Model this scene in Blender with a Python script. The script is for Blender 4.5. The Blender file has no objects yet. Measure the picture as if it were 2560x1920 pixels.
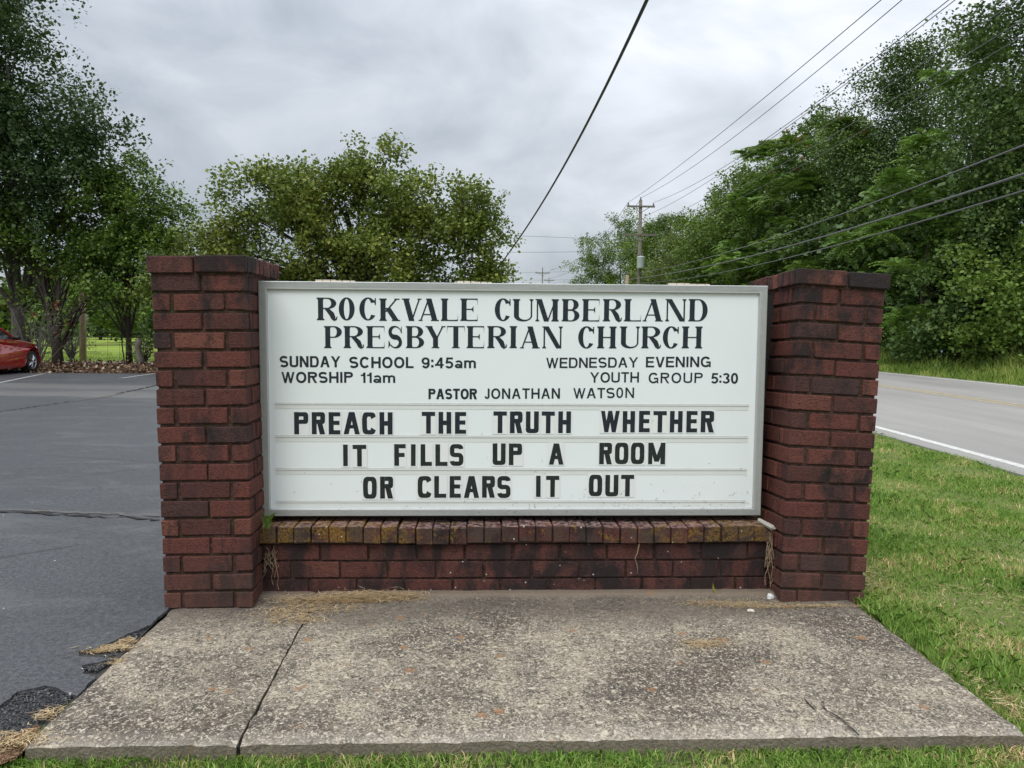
import bpy, math, random
import numpy as np
from mathutils import Matrix, Vector
R = math.radians
random.seed(7); rng = np.random.default_rng(11)
sc = bpy.context.scene
C = sc.collection

# ------------------------------------------------------------------ camera
CAM = np.array([1.3256, -3.1732, 1.1896]); YAW, PIT, ROL, FPX = .0374, .0759, .0076, 1919.0
fwd = np.array([math.sin(YAW)*math.cos(PIT), math.cos(YAW)*math.cos(PIT), -math.sin(PIT)])
rt = np.array([math.cos(YAW), -math.sin(YAW), 0.]); upv = np.cross(rt, fwd)
rt, upv = rt*math.cos(ROL)+upv*math.sin(ROL), -rt*math.sin(ROL)+upv*math.cos(ROL)
cam_d = bpy.data.cameras.new('camera'); cam = bpy.data.objects.new('camera', cam_d); C.objects.link(cam)
cam.matrix_world = Matrix(((rt[0], upv[0], -fwd[0], CAM[0]), (rt[1], upv[1], -fwd[1], CAM[1]), (rt[2], upv[2], -fwd[2], CAM[2]), (0, 0, 0, 1)))
cam_d.sensor_width = 36; cam_d.lens = FPX/2560*36; cam_d.clip_start = .05; cam_d.clip_end = 3000
sc.camera = cam

# ------------------------------------------------------------------ world, sun, exposure
SUN_EL, SUN_AZ = 52, 205            # behind the camera, a little to the left
world = bpy.data.worlds.new("World"); sc.world = world; world.use_nodes = True
def build_world():
    nt = world.node_tree; nt.nodes.clear(); N = nt.nodes; L = nt.links
    out = N.new('ShaderNodeOutputWorld'); bg = N.new('ShaderNodeBackground'); L.new(bg.outputs[0], out.inputs[0])
    sky = N.new('ShaderNodeTexSky'); sky.sky_type = 'NISHITA'; sky.sun_disc = False
    sky.sun_elevation = R(SUN_EL); sky.sun_rotation = R(SUN_AZ)
    tc = N.new('ShaderNodeTexCoord')
    sep = N.new('ShaderNodeSeparateXYZ'); L.new(tc.outputs['Generated'], sep.inputs[0])
    def m(op, a, b=None, c=None, clamp=False):
        n = N.new('ShaderNodeMath'); n.operation = op; n.use_clamp = clamp
        for i, v in enumerate((a, b, c)):
            if v is None: continue
            if isinstance(v, (int, float)): n.inputs[i].default_value = v
            else: L.new(v, n.inputs[i])
        return n.outputs[0]
    z = m('MAXIMUM', sep.outputs[2], 0.0)
    cmb = N.new('ShaderNodeCombineXYZ'); L.new(sep.outputs[0], cmb.inputs[0]); L.new(sep.outputs[1], cmb.inputs[1]); L.new(m("MULTIPLY", sep.outputs[2], 1.7), cmb.inputs[2])
    def noise(scale, det, rough, dist, off):
        mp = N.new('ShaderNodeMapping'); mp.inputs['Location'].default_value = off; L.new(cmb.outputs[0], mp.inputs[0])
        n = N.new('ShaderNodeTexNoise'); n.inputs['Scale'].default_value = scale; n.inputs['Detail'].default_value = det
        n.inputs['Roughness'].default_value = rough; n.inputs['Distortion'].default_value = dist
        L.new(mp.outputs[0], n.inputs['Vector']); return n.outputs['Fac']
    n1 = noise(1.7, 4, .5, .4, CL1); n2 = noise(4.2, 7, .55, .5, CL2)
    mix = m('ADD', m('MULTIPLY', n1, .62), m('MULTIPLY', n2, .38))
    rp = N.new('ShaderNodeValToRGB'); L.new(mix, rp.inputs[0])
    e = rp.color_ramp.elements
    e[0].position = .38; e[0].color = (.40, .445, .50, 1)
    e[1].position = .60; e[1].color = (.84, .87, .94, 1)
    k = rp.color_ramp.elements.new(.45); k.color = (.52, .565, .62, 1)
    k = rp.color_ramp.elements.new(.52); k.color = (.65, .69, .745, 1)
    zen = m('MULTIPLY_ADD', m('MULTIPLY', z, z), 2.3, .84)
    vm = N.new('ShaderNodeVectorMath'); vm.operation = 'SCALE'; L.new(rp.outputs[0], vm.inputs[0]); L.new(zen, vm.inputs['Scale'])
    sk = N.new('ShaderNodeVectorMath'); sk.operation = 'SCALE'; L.new(sky.outputs[0], sk.inputs[0]); sk.inputs['Scale'].default_value = .1
    mx = N.new('ShaderNodeMix'); mx.data_type = 'RGBA'; mx.inputs[0].default_value = .1
    L.new(vm.outputs[0], mx.inputs[6]); L.new(sk.outputs[0], mx.inputs[7])
    L.new(mx.outputs[2], bg.inputs[0]); bg.inputs[1].default_value = 1.0
CL1 = (7.3, 2.2, 5); CL2 = (5.5, 5.5, 9)
build_world()
sd = bpy.data.lights.new('sun', 'SUN'); sd.energy = 1.5; sd.angle = R(28); sd.color = (1, .96, .9)
so = bpy.data.objects.new('sun', sd); C.objects.link(so)
_az = R(SUN_AZ); _d = Vector((math.sin(_az)*math.cos(R(SUN_EL)), math.cos(_az)*math.cos(R(SUN_EL)), math.sin(R(SUN_EL))))
so.rotation_euler = _d.to_track_quat('Z', 'Y').to_euler(); so.location = (0, -10, 12)
vs = sc.view_settings; vs.view_transform = 'Standard'; vs.look = 'None'; vs.exposure = .22; vs.gamma = 1; vs.use_curve_mapping = False
sc.render.engine = 'CYCLES'; sc.cycles.use_denoising = True; sc.cycles.max_bounces = 6
sc.cycles.transparent_max_bounces = 8
try: sc.cycles.denoising_prefilter = 'ACCURATE'
except Exception: pass

# ------------------------------------------------------------------ helpers
K = 2560/2212
HY = np.array([math.sin(YAW), math.cos(YAW), 0]); HX = np.array([math.cos(YAW), -math.sin(YAW), 0])
def at(px, py, D):                       # a view direction followed to depth D (metres)
    return CAM + (fwd*FPX + rt*(px*K-1280) + upv*(960-py*K))/FPX*D
def flat(lat, D, z=0.):                  # metres right of / ahead of the standpoint
    p = CAM + HY*D + HX*lat; return np.array([p[0], p[1], z])
def tag(o, label=None, cat=None, group=None, kind=None):
    if label: o['label'] = label
    if cat: o['category'] = cat
    if group: o['group'] = group
    if kind: o['kind'] = kind
    return o
def empty(name, loc=(0, 0, 0), rot=(0, 0, 0)):
    o = bpy.data.objects.new(name, None); o.location = loc; o.rotation_euler = rot; o.empty_display_size = .1
    C.objects.link(o); return o
def mesh(name, V, F, mat=None, smooth=False):
    me = bpy.data.meshes.new(name); me.from_pydata([tuple(map(float, v)) for v in V], [], F); me.update()
    if mat: me.materials.append(mat)
    if smooth: me.polygons.foreach_set('use_smooth', [True]*len(me.polygons))
    return me
def fast_mesh(name, V, nper, mat, loops=None):  # V (n*nper,3): every nper verts are one face
    me = bpy.data.meshes.new(name); nv = len(V); nf = nv//nper
    me.vertices.add(nv); me.vertices.foreach_set('co', np.ascontiguousarray(V, dtype=np.float32).ravel())
    me.loops.add(nv); me.loops.foreach_set('vertex_index', np.arange(nv, dtype=np.int32))
    me.polygons.add(nf); me.polygons.foreach_set('loop_start', np.arange(0, nv, nper, dtype=np.int32))
    me.polygons.foreach_set('loop_total', np.full(nf, nper, dtype=np.int32))
    me.update(calc_edges=True); me.materials.append(mat); return me
def obj(name, me, parent=None, loc=(0, 0, 0), rot=(0, 0, 0)):
    o = bpy.data.objects.new(name, me); o.location = loc; o.rotation_euler = rot; C.objects.link(o)
    if parent is not None: o.parent = parent
    return o
class MB:
    def __init__(s): s.V = []; s.F = []
    def add(s, V, F):
        n = len(s.V); s.V += [tuple(v) for v in V]; s.F += [tuple(i+n for i in f) for f in F]; return s
    def box(s, x0, x1, y0, y1, z0, z1):
        return s.add([(x, y, z) for z in (z0, z1) for y in (y0, y1) for x in (x0, x1)],
                     [(0, 2, 3, 1), (4, 5, 7, 6), (0, 1, 5, 4), (2, 6, 7, 3), (0, 4, 6, 2), (1, 3, 7, 5)])
    def tube(s, pts, rad, n=8, cap=True):
        pts = [np.array(p, float) for p in pts]; m = len(pts)
        rad = [rad]*m if isinstance(rad, (int, float)) else rad
        V = []; ref = None
        for i, p in enumerate(pts):
            t = pts[min(i+1, m-1)]-pts[max(i-1, 0)]; t = t/(np.linalg.norm(t)+1e-12)
            if ref is None: ref = np.array([0, 0, 1.]) if abs(t[2]) < .9 else np.array([1., 0, 0])
            a = np.cross(t, ref); a /= np.linalg.norm(a)+1e-12; b = np.cross(t, a); ref = -b if False else ref
            for k in range(n):
                an = 2*math.pi*k/n; V.append(p+(a*math.cos(an)+b*math.sin(an))*rad[i])
        F = [(i*n+k, i*n+(k+1) % n, (i+1)*n+(k+1) % n, (i+1)*n+k) for i in range(m-1) for k in range(n)]
        if cap: F += [tuple(range(n))[::-1], tuple((m-1)*n+k for k in range(n))]
        return s.add(V, F)
    def lathe(s, prof, n=12, c=(0, 0, 0)):
        V = [(c[0]+r*math.cos(2*math.pi*k/n), c[1]+r*math.sin(2*math.pi*k/n), c[2]+z) for r, z in prof for k in range(n)]
        F = [(i*n+k, i*n+(k+1) % n, (i+1)*n+(k+1) % n, (i+1)*n+k) for i in range(len(prof)-1) for k in range(n)]
        return s.add(V, F)
    def build(s, name, mat, parent=None, smooth=False, loc=(0, 0, 0), rot=(0, 0, 0)):
        return obj(name, mesh(name, s.V, s.F, mat, smooth), parent, loc, rot)

# ------------------------------------------------------------------ materials
def lin(r, g, b): return tuple(((c/255)/12.92 if c/255 <= .04045 else ((c/255+.055)/1.055)**2.4) for c in (r, g, b))+(1,)
class M:
    def __init__(s, name, rough=.8, spec=.3):
        s.m = bpy.data.materials.new(name); s.m.use_nodes = True; s.t = s.m.node_tree; s.N = s.t.nodes; s.L = s.t.links
        s.b = s.N['Principled BSDF']; s.b.inputs['Roughness'].default_value = rough
        s.b.inputs['Specular IOR Level'].default_value = spec
    def set(s, inp, v):
        i = s.b.inputs[inp] if isinstance(inp, str) else inp
        if hasattr(v, 'links') or isinstance(v, bpy.types.NodeSocket): s.L.new(v, i)
        else: i.default_value = v
        return s
    def node(s, t, **k):
        n = s.N.new(t)
        for a, v in k.items(): setattr(n, a, v)
        return n
    def pos(s, scale=(1, 1, 1), loc=(0, 0, 0), kind='Position'):
        src = s.node('ShaderNodeNewGeometry').outputs['Position'] if kind == 'Position' else s.node('ShaderNodeTexCoord').outputs[kind]
        mp = s.node('ShaderNodeMapping'); mp.inputs['Scale'].default_value = scale; mp.inputs['Location'].default_value = loc
        s.L.new(src, mp.inputs[0]); return mp.outputs[0]
    def noise(s, vec, scale, det=4, rough=.55, dist=0.):
        n = s.node('ShaderNodeTexNoise'); n.inputs['Scale'].default_value = scale; n.inputs['Detail'].default_value = det
        n.inputs['Roughness'].default_value = rough; n.inputs['Distortion'].default_value = dist
        s.L.new(vec, n.inputs['Vector']); return n.outputs['Fac']
    def vor(s, vec, scale, out='Distance', feat='F1'):
        n = s.node('ShaderNodeTexVoronoi', feature=feat); n.inputs['Scale'].default_value = scale
        s.L.new(vec, n.inputs['Vector']); return n.outputs[out]
    def math(s, op, a, b=None, c=None, clamp=False):
        n = s.node('ShaderNodeMath', operation=op, use_clamp=clamp)
        for i, v in enumerate((a, b, c)):
            if v is None: continue
            if isinstance(v, (int, float)): n.inputs[i].default_value = v
            else: s.L.new(v, n.inputs[i])
        return n.outputs[0]
    def ramp(s, fac, stops, interp='LINEAR'):
        n = s.node('ShaderNodeValToRGB'); n.color_ramp.interpolation = interp; s.L.new(fac, n.inputs[0])
        e = n.color_ramp.elements
        while len(e) < len(stops): e.new(.5)
        for i, (p, c) in enumerate(stops):
            e[i].position = p; e[i].color = (c, c, c, 1) if isinstance(c, (int, float)) else tuple(c)[:3]+(1,)
        return n.outputs[0]
    def mix(s, f, a, b, blend='MIX'):
        n = s.node('ShaderNodeMix', data_type='RGBA', blend_type=blend)
        for i, v in ((0, f), (6, a), (7, b)):
            if isinstance(v, (int, float)): n.inputs[i].default_value = v if i == 0 else (v, v, v, 1)
            elif isinstance(v, tuple): n.inputs[i].default_value = tuple(v)[:3]+(1,)
            else: s.L.new(v, n.inputs[i])
        return n.outputs[2]
    def bump(s, h, strength=.4, dist=.01):
        n = s.node('ShaderNodeBump'); n.inputs['Strength'].default_value = strength; n.inputs['Distance'].default_value = dist
        s.L.new(h, n.inputs['Height']); s.L.new(n.outputs[0], s.b.inputs['Normal']); return s
    def sep(s, vec):
        n = s.node('ShaderNodeSeparateXYZ'); s.L.new(vec, n.inputs[0]); return n.outputs

def plain(name, col, rough=.6, spec=.4, metal=0., var=.12, scale=8., bump=0.):
    m = M(name, rough, spec); v = m.pos(kind='Object'); n = m.noise(v, scale, 4)
    c = tuple(col[:3]); m.set('Base Color', m.mix(n, tuple(x*(1-var) for x in c), tuple(min(1, x*(1+var)) for x in c)))
    m.b.inputs['Metallic'].default_value = metal
    if bump: m.bump(n, bump, .004)
    return m.m

def brick_mat(name, ledge=0, cap=0):
    m = M(name, .78, .28)
    oi = m.node('ShaderNodeObjectInfo').outputs['Random']
    P = m.pos(); sp = m.sep(P)
    base = m.ramp(oi, [(0, (.095, .036, .029)), (.2, (.140, .044, .033)), (.4, (.162, .050, .037)), (.58, (.125, .042, .033)), (.74, (.200, .072, .050)), (.88, (.152, .049, .037)), (.95, (.080, .038, .033)), (1, (.058, .036, .034))])
    if ledge: base = m.mix(.35, base, (.09, .04, .034))
    # kiln-dark bands across a brick
    off = m.node('ShaderNodeCombineXYZ'); m.L.new(m.math('MULTIPLY', oi, 37.), off.inputs[0]); m.L.new(m.math('MULTIPLY', oi, 91.), off.inputs[1])
    va = m.node('ShaderNodeVectorMath', operation='ADD'); m.L.new(P, va.inputs[0]); m.L.new(off.outputs[0], va.inputs[1]); PV = va.outputs[0]
    mp = m.node('ShaderNodeMapping'); mp.inputs['Scale'].default_value = (1, 1, .12); m.L.new(PV, mp.inputs[0])
    band = m.noise(mp.outputs[0], 11, 2, .5)
    bm = m.ramp(band, [(.55, 0), (.66, 1)])
    col = m.mix(m.math('MULTIPLY', bm, .7), base, (.045, .026, .026))
    # fine horizontal wire-cut texture
    mp2 = m.node('ShaderNodeMapping'); mp2.inputs['Scale'].default_value = (1, 1, 2.4); m.L.new(P, mp2.inputs[0])
    fine = m.noise(mp2.outputs[0], 95, 5, .68, .8)
    col = m.mix(m.ramp(fine, [(.36, .9), (.52, 0)]), col, (.022, .014, .014))
    col = m.mix(m.ramp(fine, [(.58, 0), (.78, .5)]), col, (.25, .085, .065))
    # soot / algae stains, worst near the top of the piers
    stain = m.noise(m.pos((1, 1, .55)), 6.5, 6, .66, .4)
    zt = m.ramp(m.math('MULTIPLY', sp[2], .66), [(.0, .06), (.5, .01), (.72, .04), (.84, .10), (1.0, .16)]) if not ledge else m.math('MULTIPLY', 1., .12)
    st = m.ramp(m.math('ADD', stain, zt), [(.55, 0), (.68, .9)])
    col = m.mix(st, col, (.020, .016, .016))
    dust = m.ramp(m.noise(P, 260, 2, .6), [(.68, 0), (.76, .55)])
    col = m.mix(dust, col, (.30, .22, .17))
    if not ledge:     # splashed earth low on the piers
        low = m.ramp(m.math('ADD', sp[2], m.math('MULTIPLY', m.noise(P, 9, 3), .25)), [(.12, .55), (.42, 0)])
        col = m.mix(low, col, (.105, .058, .044))
    if ledge == 2:    # lichen on the header course
        nr = m.sep(m.node('ShaderNodeNewGeometry').outputs['Normal'])
        front = m.ramp(m.math('MULTIPLY', nr[1], -1.), [(.3, 0), (.6, 1)])
        ends = m.ramp(sp[0], [(0, .0), (.0, .0)])
        xr = m.node('ShaderNodeMapRange'); m.L.new(sp[0], xr.inputs[0]); xr.inputs[1].default_value = .36; xr.inputs[2].default_value = 2.6
        ends = m.ramp(xr.outputs[0], [(0, .20), (.20, .16), (.30, .12), (.38, .03), (.60, -.02), (.70, .07), (.85, .14), (1, .20)])
        li = m.noise(P, 17, 5, .7, .5)
        lf = m.ramp(m.math('ADD', li, ends), [(.60, 0), (.66, 1)])
        lf2 = m.ramp(m.noise(P, 120, 3, .6), [(.42, 0), (.5, 1)])
        col = m.mix(m.math('MULTIPLY', lf, m.math('MULTIPLY', lf2, .85)), col, (.24, .135, .018))
        up = m.ramp(nr[2], [(.5, 0), (.8, 1)])
        pale = m.ramp(m.noise(P, 42, 5, .7), [(.45, 0), (.58, 1)])
        col = m.mix(m.math('MULTIPLY', up, m.math('MULTIPLY', pale, .75)), col, (.36, .24, .22))
        mud = m.ramp(m.noise(P, 8, 4), [(.42, 0), (.62, .8)])
        col = m.mix(m.math('MULTIPLY', mud, front), col, (.075, .052, .040))
    if ledge:
        ws = m.vor(P, 21); nn = m.noise(P, 4, 2)
        w = m.ramp(m.math('ADD', ws, m.math('MULTIPLY', nn, .18)), [(.135, 1), (.165, 0)])
        col = m.mix(w, col, (.52, .53, .48))
    m.set('Base Color', col)
    h = m.math('ADD', m.math('MULTIPLY', fine, .8), m.math('MULTIPLY', m.noise(P, 30, 4), .6))
    m.bump(h, 1., .010)
    return m.m
MAT = {}
MAT['brick'] = brick_mat('pier_brick'); MAT['wbrick'] = brick_mat('wall_brick', 1); MAT['rowlock'] = brick_mat('ledge_brick', 2)
def mortar():
    m = M('mortar', .95, .1); P = m.pos(); n = m.noise(P, 60, 5, .7)
    c = m.ramp(n, [(.3, (.022, .015, .013)), (.55, (.066, .038, .030)), (.75, (.13, .090, .072))])
    moss = m.ramp(m.noise(P, 7, 4), [(.56, 0), (.64, .6)])
    m.set('Base Color', m.mix(moss, c, (.03, .035, .015))); m.bump(n, .8, .006); return m.m
MAT['mortar'] = mortar()
def alu(name, brushed):
    m = M(name, .42, .5); P = m.pos(brushed); n = m.noise(P, 1, 5, .7); n2 = m.noise(m.pos(), 16, 4)
    c = m.mix(n, (.42, .43, .42), (.60, .61, .595)); c = m.mix(m.ramp(n2, [(.5, 0), (.75, .35)]), c, (.33, .33, .32))
    m.set('Base Color', c); m.b.inputs['Metallic'].default_value = .55; m.set('Roughness', m.ramp(n2, [(.3, .38), (.7, .6)])); m.bump(n, .06, .002); return m.m
MAT['alu_h'] = alu('aluminium_long_grain', (1.5, 200, 200)); MAT['alu_v'] = alu('aluminium_upright_grain', (200, 200, 1.5))
def panel_mat():
    m = M('white_acrylic_panel', .16, .5); P = m.pos(); sp = m.sep(P)
    c = m.mix(m.noise(P, 2.2, 3), (.73, .78, .785), (.79, .825, .83))
    # dirt washed down to the bottom right
    g = m.math('ADD', m.math('MULTIPLY', m.math('SUBTRACT', 2.6, sp[0]), .16), m.math('MULTIPLY', m.math('SUBTRACT', sp[2], .36), 1.0))
    d = m.ramp(m.math('ADD', m.math('SUBTRACT', .0, g), m.noise(m.pos((1, 1, 3)), 26, 5, .7)), [(.50, 0), (.68, .5)])
    c = m.mix(d, c, (.40, .40, .37))
    fl = m.ramp(m.noise(m.pos((3, 1, .6)), 55, 3, .6), [(.74, 0), (.78, .25)])
    c = m.mix(fl, c, (.45, .46, .44)); m.set('Base Color', c)
    m.b.inputs['Coat Weight'].default_value = .3; m.b.inputs['Coat Roughness'].default_value = .06
    return m.m
MAT['panel'] = panel_mat()
MAT['tile'] = plain('clear_letter_card', (.74, .755, .745), .2, .5, var=.03)
MAT['track'] = plain('track_plastic', (.67, .69, .67), .25, .5, var=.05, scale=20)
MAT['track_dirt'] = plain('track_grime', (.36, .36, .33), .7, .3, var=.5, scale=30)
MAT['track_dirt2'] = plain('dried_clippings', (.11, .10, .08), .8, .2, var=.5, scale=30)
def letter_mat(name, c):
    m = M(name, .32, .4); P = m.pos(); n = m.noise(P, 55, 4, .65)
    col = m.mix(m.ramp(n, [(.3, 0), (.7, 1)]), c, tuple(x*1.6+.004 for x in c))
    m.set('Base Color', col); return m.m
MAT['ink'] = letter_mat('navy_black_vinyl', (.010, .014, .021)); MAT['ink2'] = letter_mat('green_black_print', (.012, .017, .018))
MAT['dark'] = plain('black_painted_steel', (.02, .02, .02), .6)

def concrete():
    m = M('exposed_aggregate_concrete', .9, .2); P = m.pos(); sp = m.sep(P)
    big = m.noise(P, 1.7, 4, .55); mid = m.noise(P, 7, 5, .6)
    a = m.noise(m.pos((1, 1, 1)), 62, 3, .7, 1.6); b = m.vor(P, 80)
    c = m.mix(m.ramp(big, [(.40, 0), (.58, 1)]), (.125, .103, .078), (.34, .288, .215))
    c = m.mix(m.ramp(mid, [(.35, .55), (.6, 0)]), c, (.085, .075, .066))
    c = m.mix(m.ramp(a, [(.38, .85), (.50, 0)]), c, (.045, .039, .032))
    c = m.mix(m.ramp(a, [(.53, 0), (.63, .9)]), c, (.56, .49, .385))
    c = m.mix(m.math('MULTIPLY', m.ramp(b, [(.10, .6), (.24, 0)]), m.ramp(m.noise(P, 33, 2), [(.45, 0), (.6, 1)])), c, (.60, .57, .52))
    # paler, less trodden front rim; cement fillet and grime against the wall
    fr = m.ramp(m.math('SUBTRACT', m.math('MULTIPLY', sp[1], -1.), m.math('MULTIPLY', mid, .14)), [(.90, 0), (.975, .5)])
    c = m.mix(m.math('MULTIPLY', fr, m.ramp(m.noise(P, 24, 4, .7), [(.35, .25), (.6, 1)])), c, (.42, .38, .32))
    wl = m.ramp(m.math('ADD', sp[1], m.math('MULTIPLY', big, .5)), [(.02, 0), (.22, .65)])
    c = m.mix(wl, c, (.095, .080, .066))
    fil = m.ramp(m.math('ADD', sp[1], m.math('MULTIPLY', mid, .06)), [(.10, 0), (.125, .8)])
    c = m.mix(fil, c, (.20, .155, .115))
    # orange lichen / rust spots, thicker to the right
    v = m.vor(P, 6.5); rr = m.math('ADD', m.noise(P, 1.3, 2), m.math('MULTIPLY', sp[0], .07))
    ls = m.ramp(m.math('ADD', m.math('ADD', v, m.math('MULTIPLY', m.noise(P, 35, 4), .26)), m.math('MULTIPLY', rr, -.20)), [(.075, 1), (.14, 0)])
    c = m.mix(m.math('MULTIPLY', ls, m.ramp(a, [(.35, .2), (.55, .8)])), c, (.30, .155, .07))
    # upright faces of the slab edge are mixed towards a dull brown
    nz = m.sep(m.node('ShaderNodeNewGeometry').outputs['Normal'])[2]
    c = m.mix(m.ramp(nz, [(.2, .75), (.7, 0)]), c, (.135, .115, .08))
    m.set('Base Color', c); m.bump(m.math('ADD', a, m.math('MULTIPLY', b, -.5)), .9, .006); return m.m
MAT['concrete'] = concrete()
def asphalt():
    m = M('sealed_asphalt', .52, .45); P = m.pos(); a = m.noise(P, 190, 3, .6); b = m.noise(P, .5, 4); mid = m.noise(m.pos((1, 3, 1)), 2.2, 5, .6)
    c = m.mix(m.ramp(b, [(.3, 0), (.7, 1)]), (.054, .057, .061), (.080, .083, .088))
    c = m.mix(m.ramp(mid, [(.55, 0), (.75, .5)]), c, (.105, .11, .115))
    c = m.mix(m.ramp(a, [(.40, .6), (.52, 0)]), c, (.026, .029, .032)); c = m.mix(m.ramp(a, [(.60, 0), (.72, .6)]), c, (.16, .16, .165))
    g2_ = m.noise(P, 55, 4, .75); c = m.mix(m.ramp(g2_, [(.38, .8), (.5, 0)]), c, (.026, .028, .031)); c = m.mix(m.ramp(g2_, [(.56, 0), (.68, .5)]), c, (.15, .15, .152)); c = m.mix(m.ramp(m.noise(m.pos((1, 2.2, 1)), 1.1, 5, .65, .6), [(.52, 0), (.64, .35)]), c, (.13, .132, .132)); c = m.mix(m.ramp(m.vor(P, 9), [(.03, .9), (.05, 0)]), c, (.55, .55, .53))
    sp = m.sep(P)   # pale sunlit bands across the lot, painted into the asphalt colour
    yy = m.math('ADD', m.math('ADD', sp[1], m.math('MULTIPLY', sp[0], .18)), m.math('MULTIPLY', m.noise(m.pos((.3, 1, 1)), 2, 4), 1.6))
    w = m.ramp(m.math('MULTIPLY', yy, 1/30), [(.345, 0), (.355, .55), (.385, .5), (.40, .12), (.43, .5), (.455, .4), (.47, 0)])
    c = m.mix(w, c, (.17, .165, .15))
    ck = m.vor(m.pos((1, 1, 1)), .42, 'Distance', 'DISTANCE_TO_EDGE')
    c = m.mix(m.math('MULTIPLY', m.ramp(m.math('ADD', ck, m.math('MULTIPLY', m.noise(P, 5, 4), .008)), [(.004, .8), (.010, 0)]), m.ramp(m.noise(P, .8, 2), [(.5, 0), (.55, 1)])), c, (.015, .016, .018))
    m.set('Base Color', c); m.bump(m.math('ADD', a, m.math('MULTIPLY', mid, 2.5)), .6, .006); return m.m
MAT['asphalt'] = asphalt()
def roadm():
    m = M('worn_road_asphalt', .85, .25); P = m.pos(); a = m.noise(P, 120, 3, .6); b = m.noise(m.pos((1, .15, 1)), 1.4, 4)
    c = m.mix(m.ramp(b, [(.35, 0), (.7, 1)]), (.25, .238, .222), (.33, .312, .29)); c = m.mix(m.ramp(a, [(.35, .4), (.55, 0)]), c, (.15, .145, .14))
    m.set('Base Color', c); m.bump(a, .3, .004); return m.m
MAT['road'] = roadm()
def soil():
    m = M('lawn_soil_and_thatch', .95, .1); P = m.pos(); a = m.noise(P, 14, 6, .7); b = m.noise(P, 90, 4, .7); f = m.noise(P, .25, 3)
    c = m.ramp(b, [(.3, (.05, .055, .02)), (.5, (.12, .16, .045)), (.7, (.26, .24, .11))])
    c = m.mix(m.ramp(a, [(.50, 0), (.62, .7)]), c, (.16, .125, .075)); c = m.mix(m.ramp(f, [(.4, 0), (.6, .4)]), c, (.12, .155, .035))
    # beyond the blades the ground is one green, the field's sunlit look painted in
    sp = m.sep(P); far = m.ramp(m.math('MULTIPLY', sp[1], 1/40), [(.2, 0), (.45, 1)])
    c = m.mix(far, c, m.ramp(m.noise(m.pos((.25, 1, 1)), .5, 5, .6), [(.35, (.12, .19, .03)), (.5, (.22, .29, .05)), (.65, (.34, .37, .10))]))
    m.set('Base Color', c); m.bump(a, .8, .02); return m.m
MAT['soil'] = soil()
def island_mat(name, stops, rough=.6, trans=.25, spec=.25, patch=None, sc_=1.0):
    m = M(name, rough, spec); g = m.node('ShaderNodeNewGeometry').outputs['Random Per Island']
    f = g
    if patch is not None:
        pn = m.noise(m.pos(), patch[0], 4, .6); f = m.math('ADD', m.math('MULTIPLY_ADD', g, patch[1], .5-patch[1]*.5), m.math('MULTIPLY', m.math('SUBTRACT', pn, .5), patch[2]*1.5), clamp=True)
    col = m.ramp(f, stops); m.set('Base Color', col)
    tr = m.node('ShaderNodeBsdfTranslucent'); m.L.new(m.mix(.5, col, (.10, .16, .02)), tr.inputs[0])
    mx = m.node('ShaderNodeMixShader'); mx.inputs[0].default_value = trans
    m.L.new(m.b.outputs[0], mx.inputs[1]); m.L.new(tr.outputs[0], mx.inputs[2]); m.L.new(mx.outputs[0], m.N['Material Output'].inputs[0])
    return m.m
MAT['grass'] = island_mat('grass_blades', [(0, (0.102, 0.200, 0.036)), (.3, (0.192, 0.342, 0.055)), (.62, (0.293, 0.471, 0.089)), (.80, (0.383, 0.502, 0.138)), (.9, (0.676, 0.522, 0.256)), (1, (0.947, 0.682, 0.393))], .55, .3, patch=(2.6, .8, 1.1))
MAT['straw'] = island_mat('dry_grass_clippings', [(0, (0.276, 0.172, 0.081)), (.5, (0.483, 0.345, 0.178)), (1, (0.690, 0.552, 0.345))], .7, .1)
MAT['tallgrass'] = island_mat('verge_weeds', [(0, (0.102, 0.179, 0.037)), (.5, (0.244, 0.359, 0.066)), (.85, (0.446, 0.485, 0.131)), (1, (0.690, 0.574, 0.244))], .55, .3, patch=(.8, .5, 1.1))
MAT['leaf_dark'] = island_mat('leaves_dark_bluish_green', [(0, (0.036, 0.072, 0.020)), (.5, (0.072, 0.130, 0.031)), (1, (0.155, 0.223, 0.054))], .5, .18, .35, patch=(.5, .5, 1.1))
MAT['leaf_mid'] = island_mat('leaves_mid_green', [(0, (0.050, 0.093, 0.018)), (.5, (0.114, 0.192, 0.030)), (1, (0.230, 0.316, 0.061))], .5, .25, .3, patch=(.4, .5, 1.1))
MAT['leaf_maple'] = island_mat('leaves_yellowing_maple', [(0, (0.061, 0.095, 0.021)), (.4, (0.138, 0.189, 0.034)), (.8, (0.258, 0.292, 0.055)), (1, (0.413, 0.378, 0.077))], .5, .3, .3, patch=(.5, .5, 1.1))
MAT['leaf_sumac'] = island_mat('leaves_bright_fronds', [(0, (0.073, 0.147, 0.028)), (.5, (0.151, 0.267, 0.047)), (1, (0.271, 0.396, 0.078))], .5, .3, .3, patch=(.45, .75, .8))
MAT['leaf_left'] = island_mat('leaves_deep_green', [(0, (0.023, 0.047, 0.018)), (.5, (0.046, 0.085, 0.028)), (1, (0.089, 0.134, 0.045))], .5, .2, .35, patch=(.5, .5, 1.1))
MAT['leaf_olive'] = island_mat('leaves_olive_green', [(0, (0.066, 0.099, 0.029)), (.5, (0.141, 0.189, 0.050)), (1, (0.246, 0.272, 0.091))], .55, .25, .25, patch=(.4, .5, 1.1))
MAT['leaf_gold'] = island_mat('leaves_turning_gold', [(0, (.10, .10, .015)), (.5, (.22, .19, .03)), (1, (.38, .28, .04))], .55, .3, .25)
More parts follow.
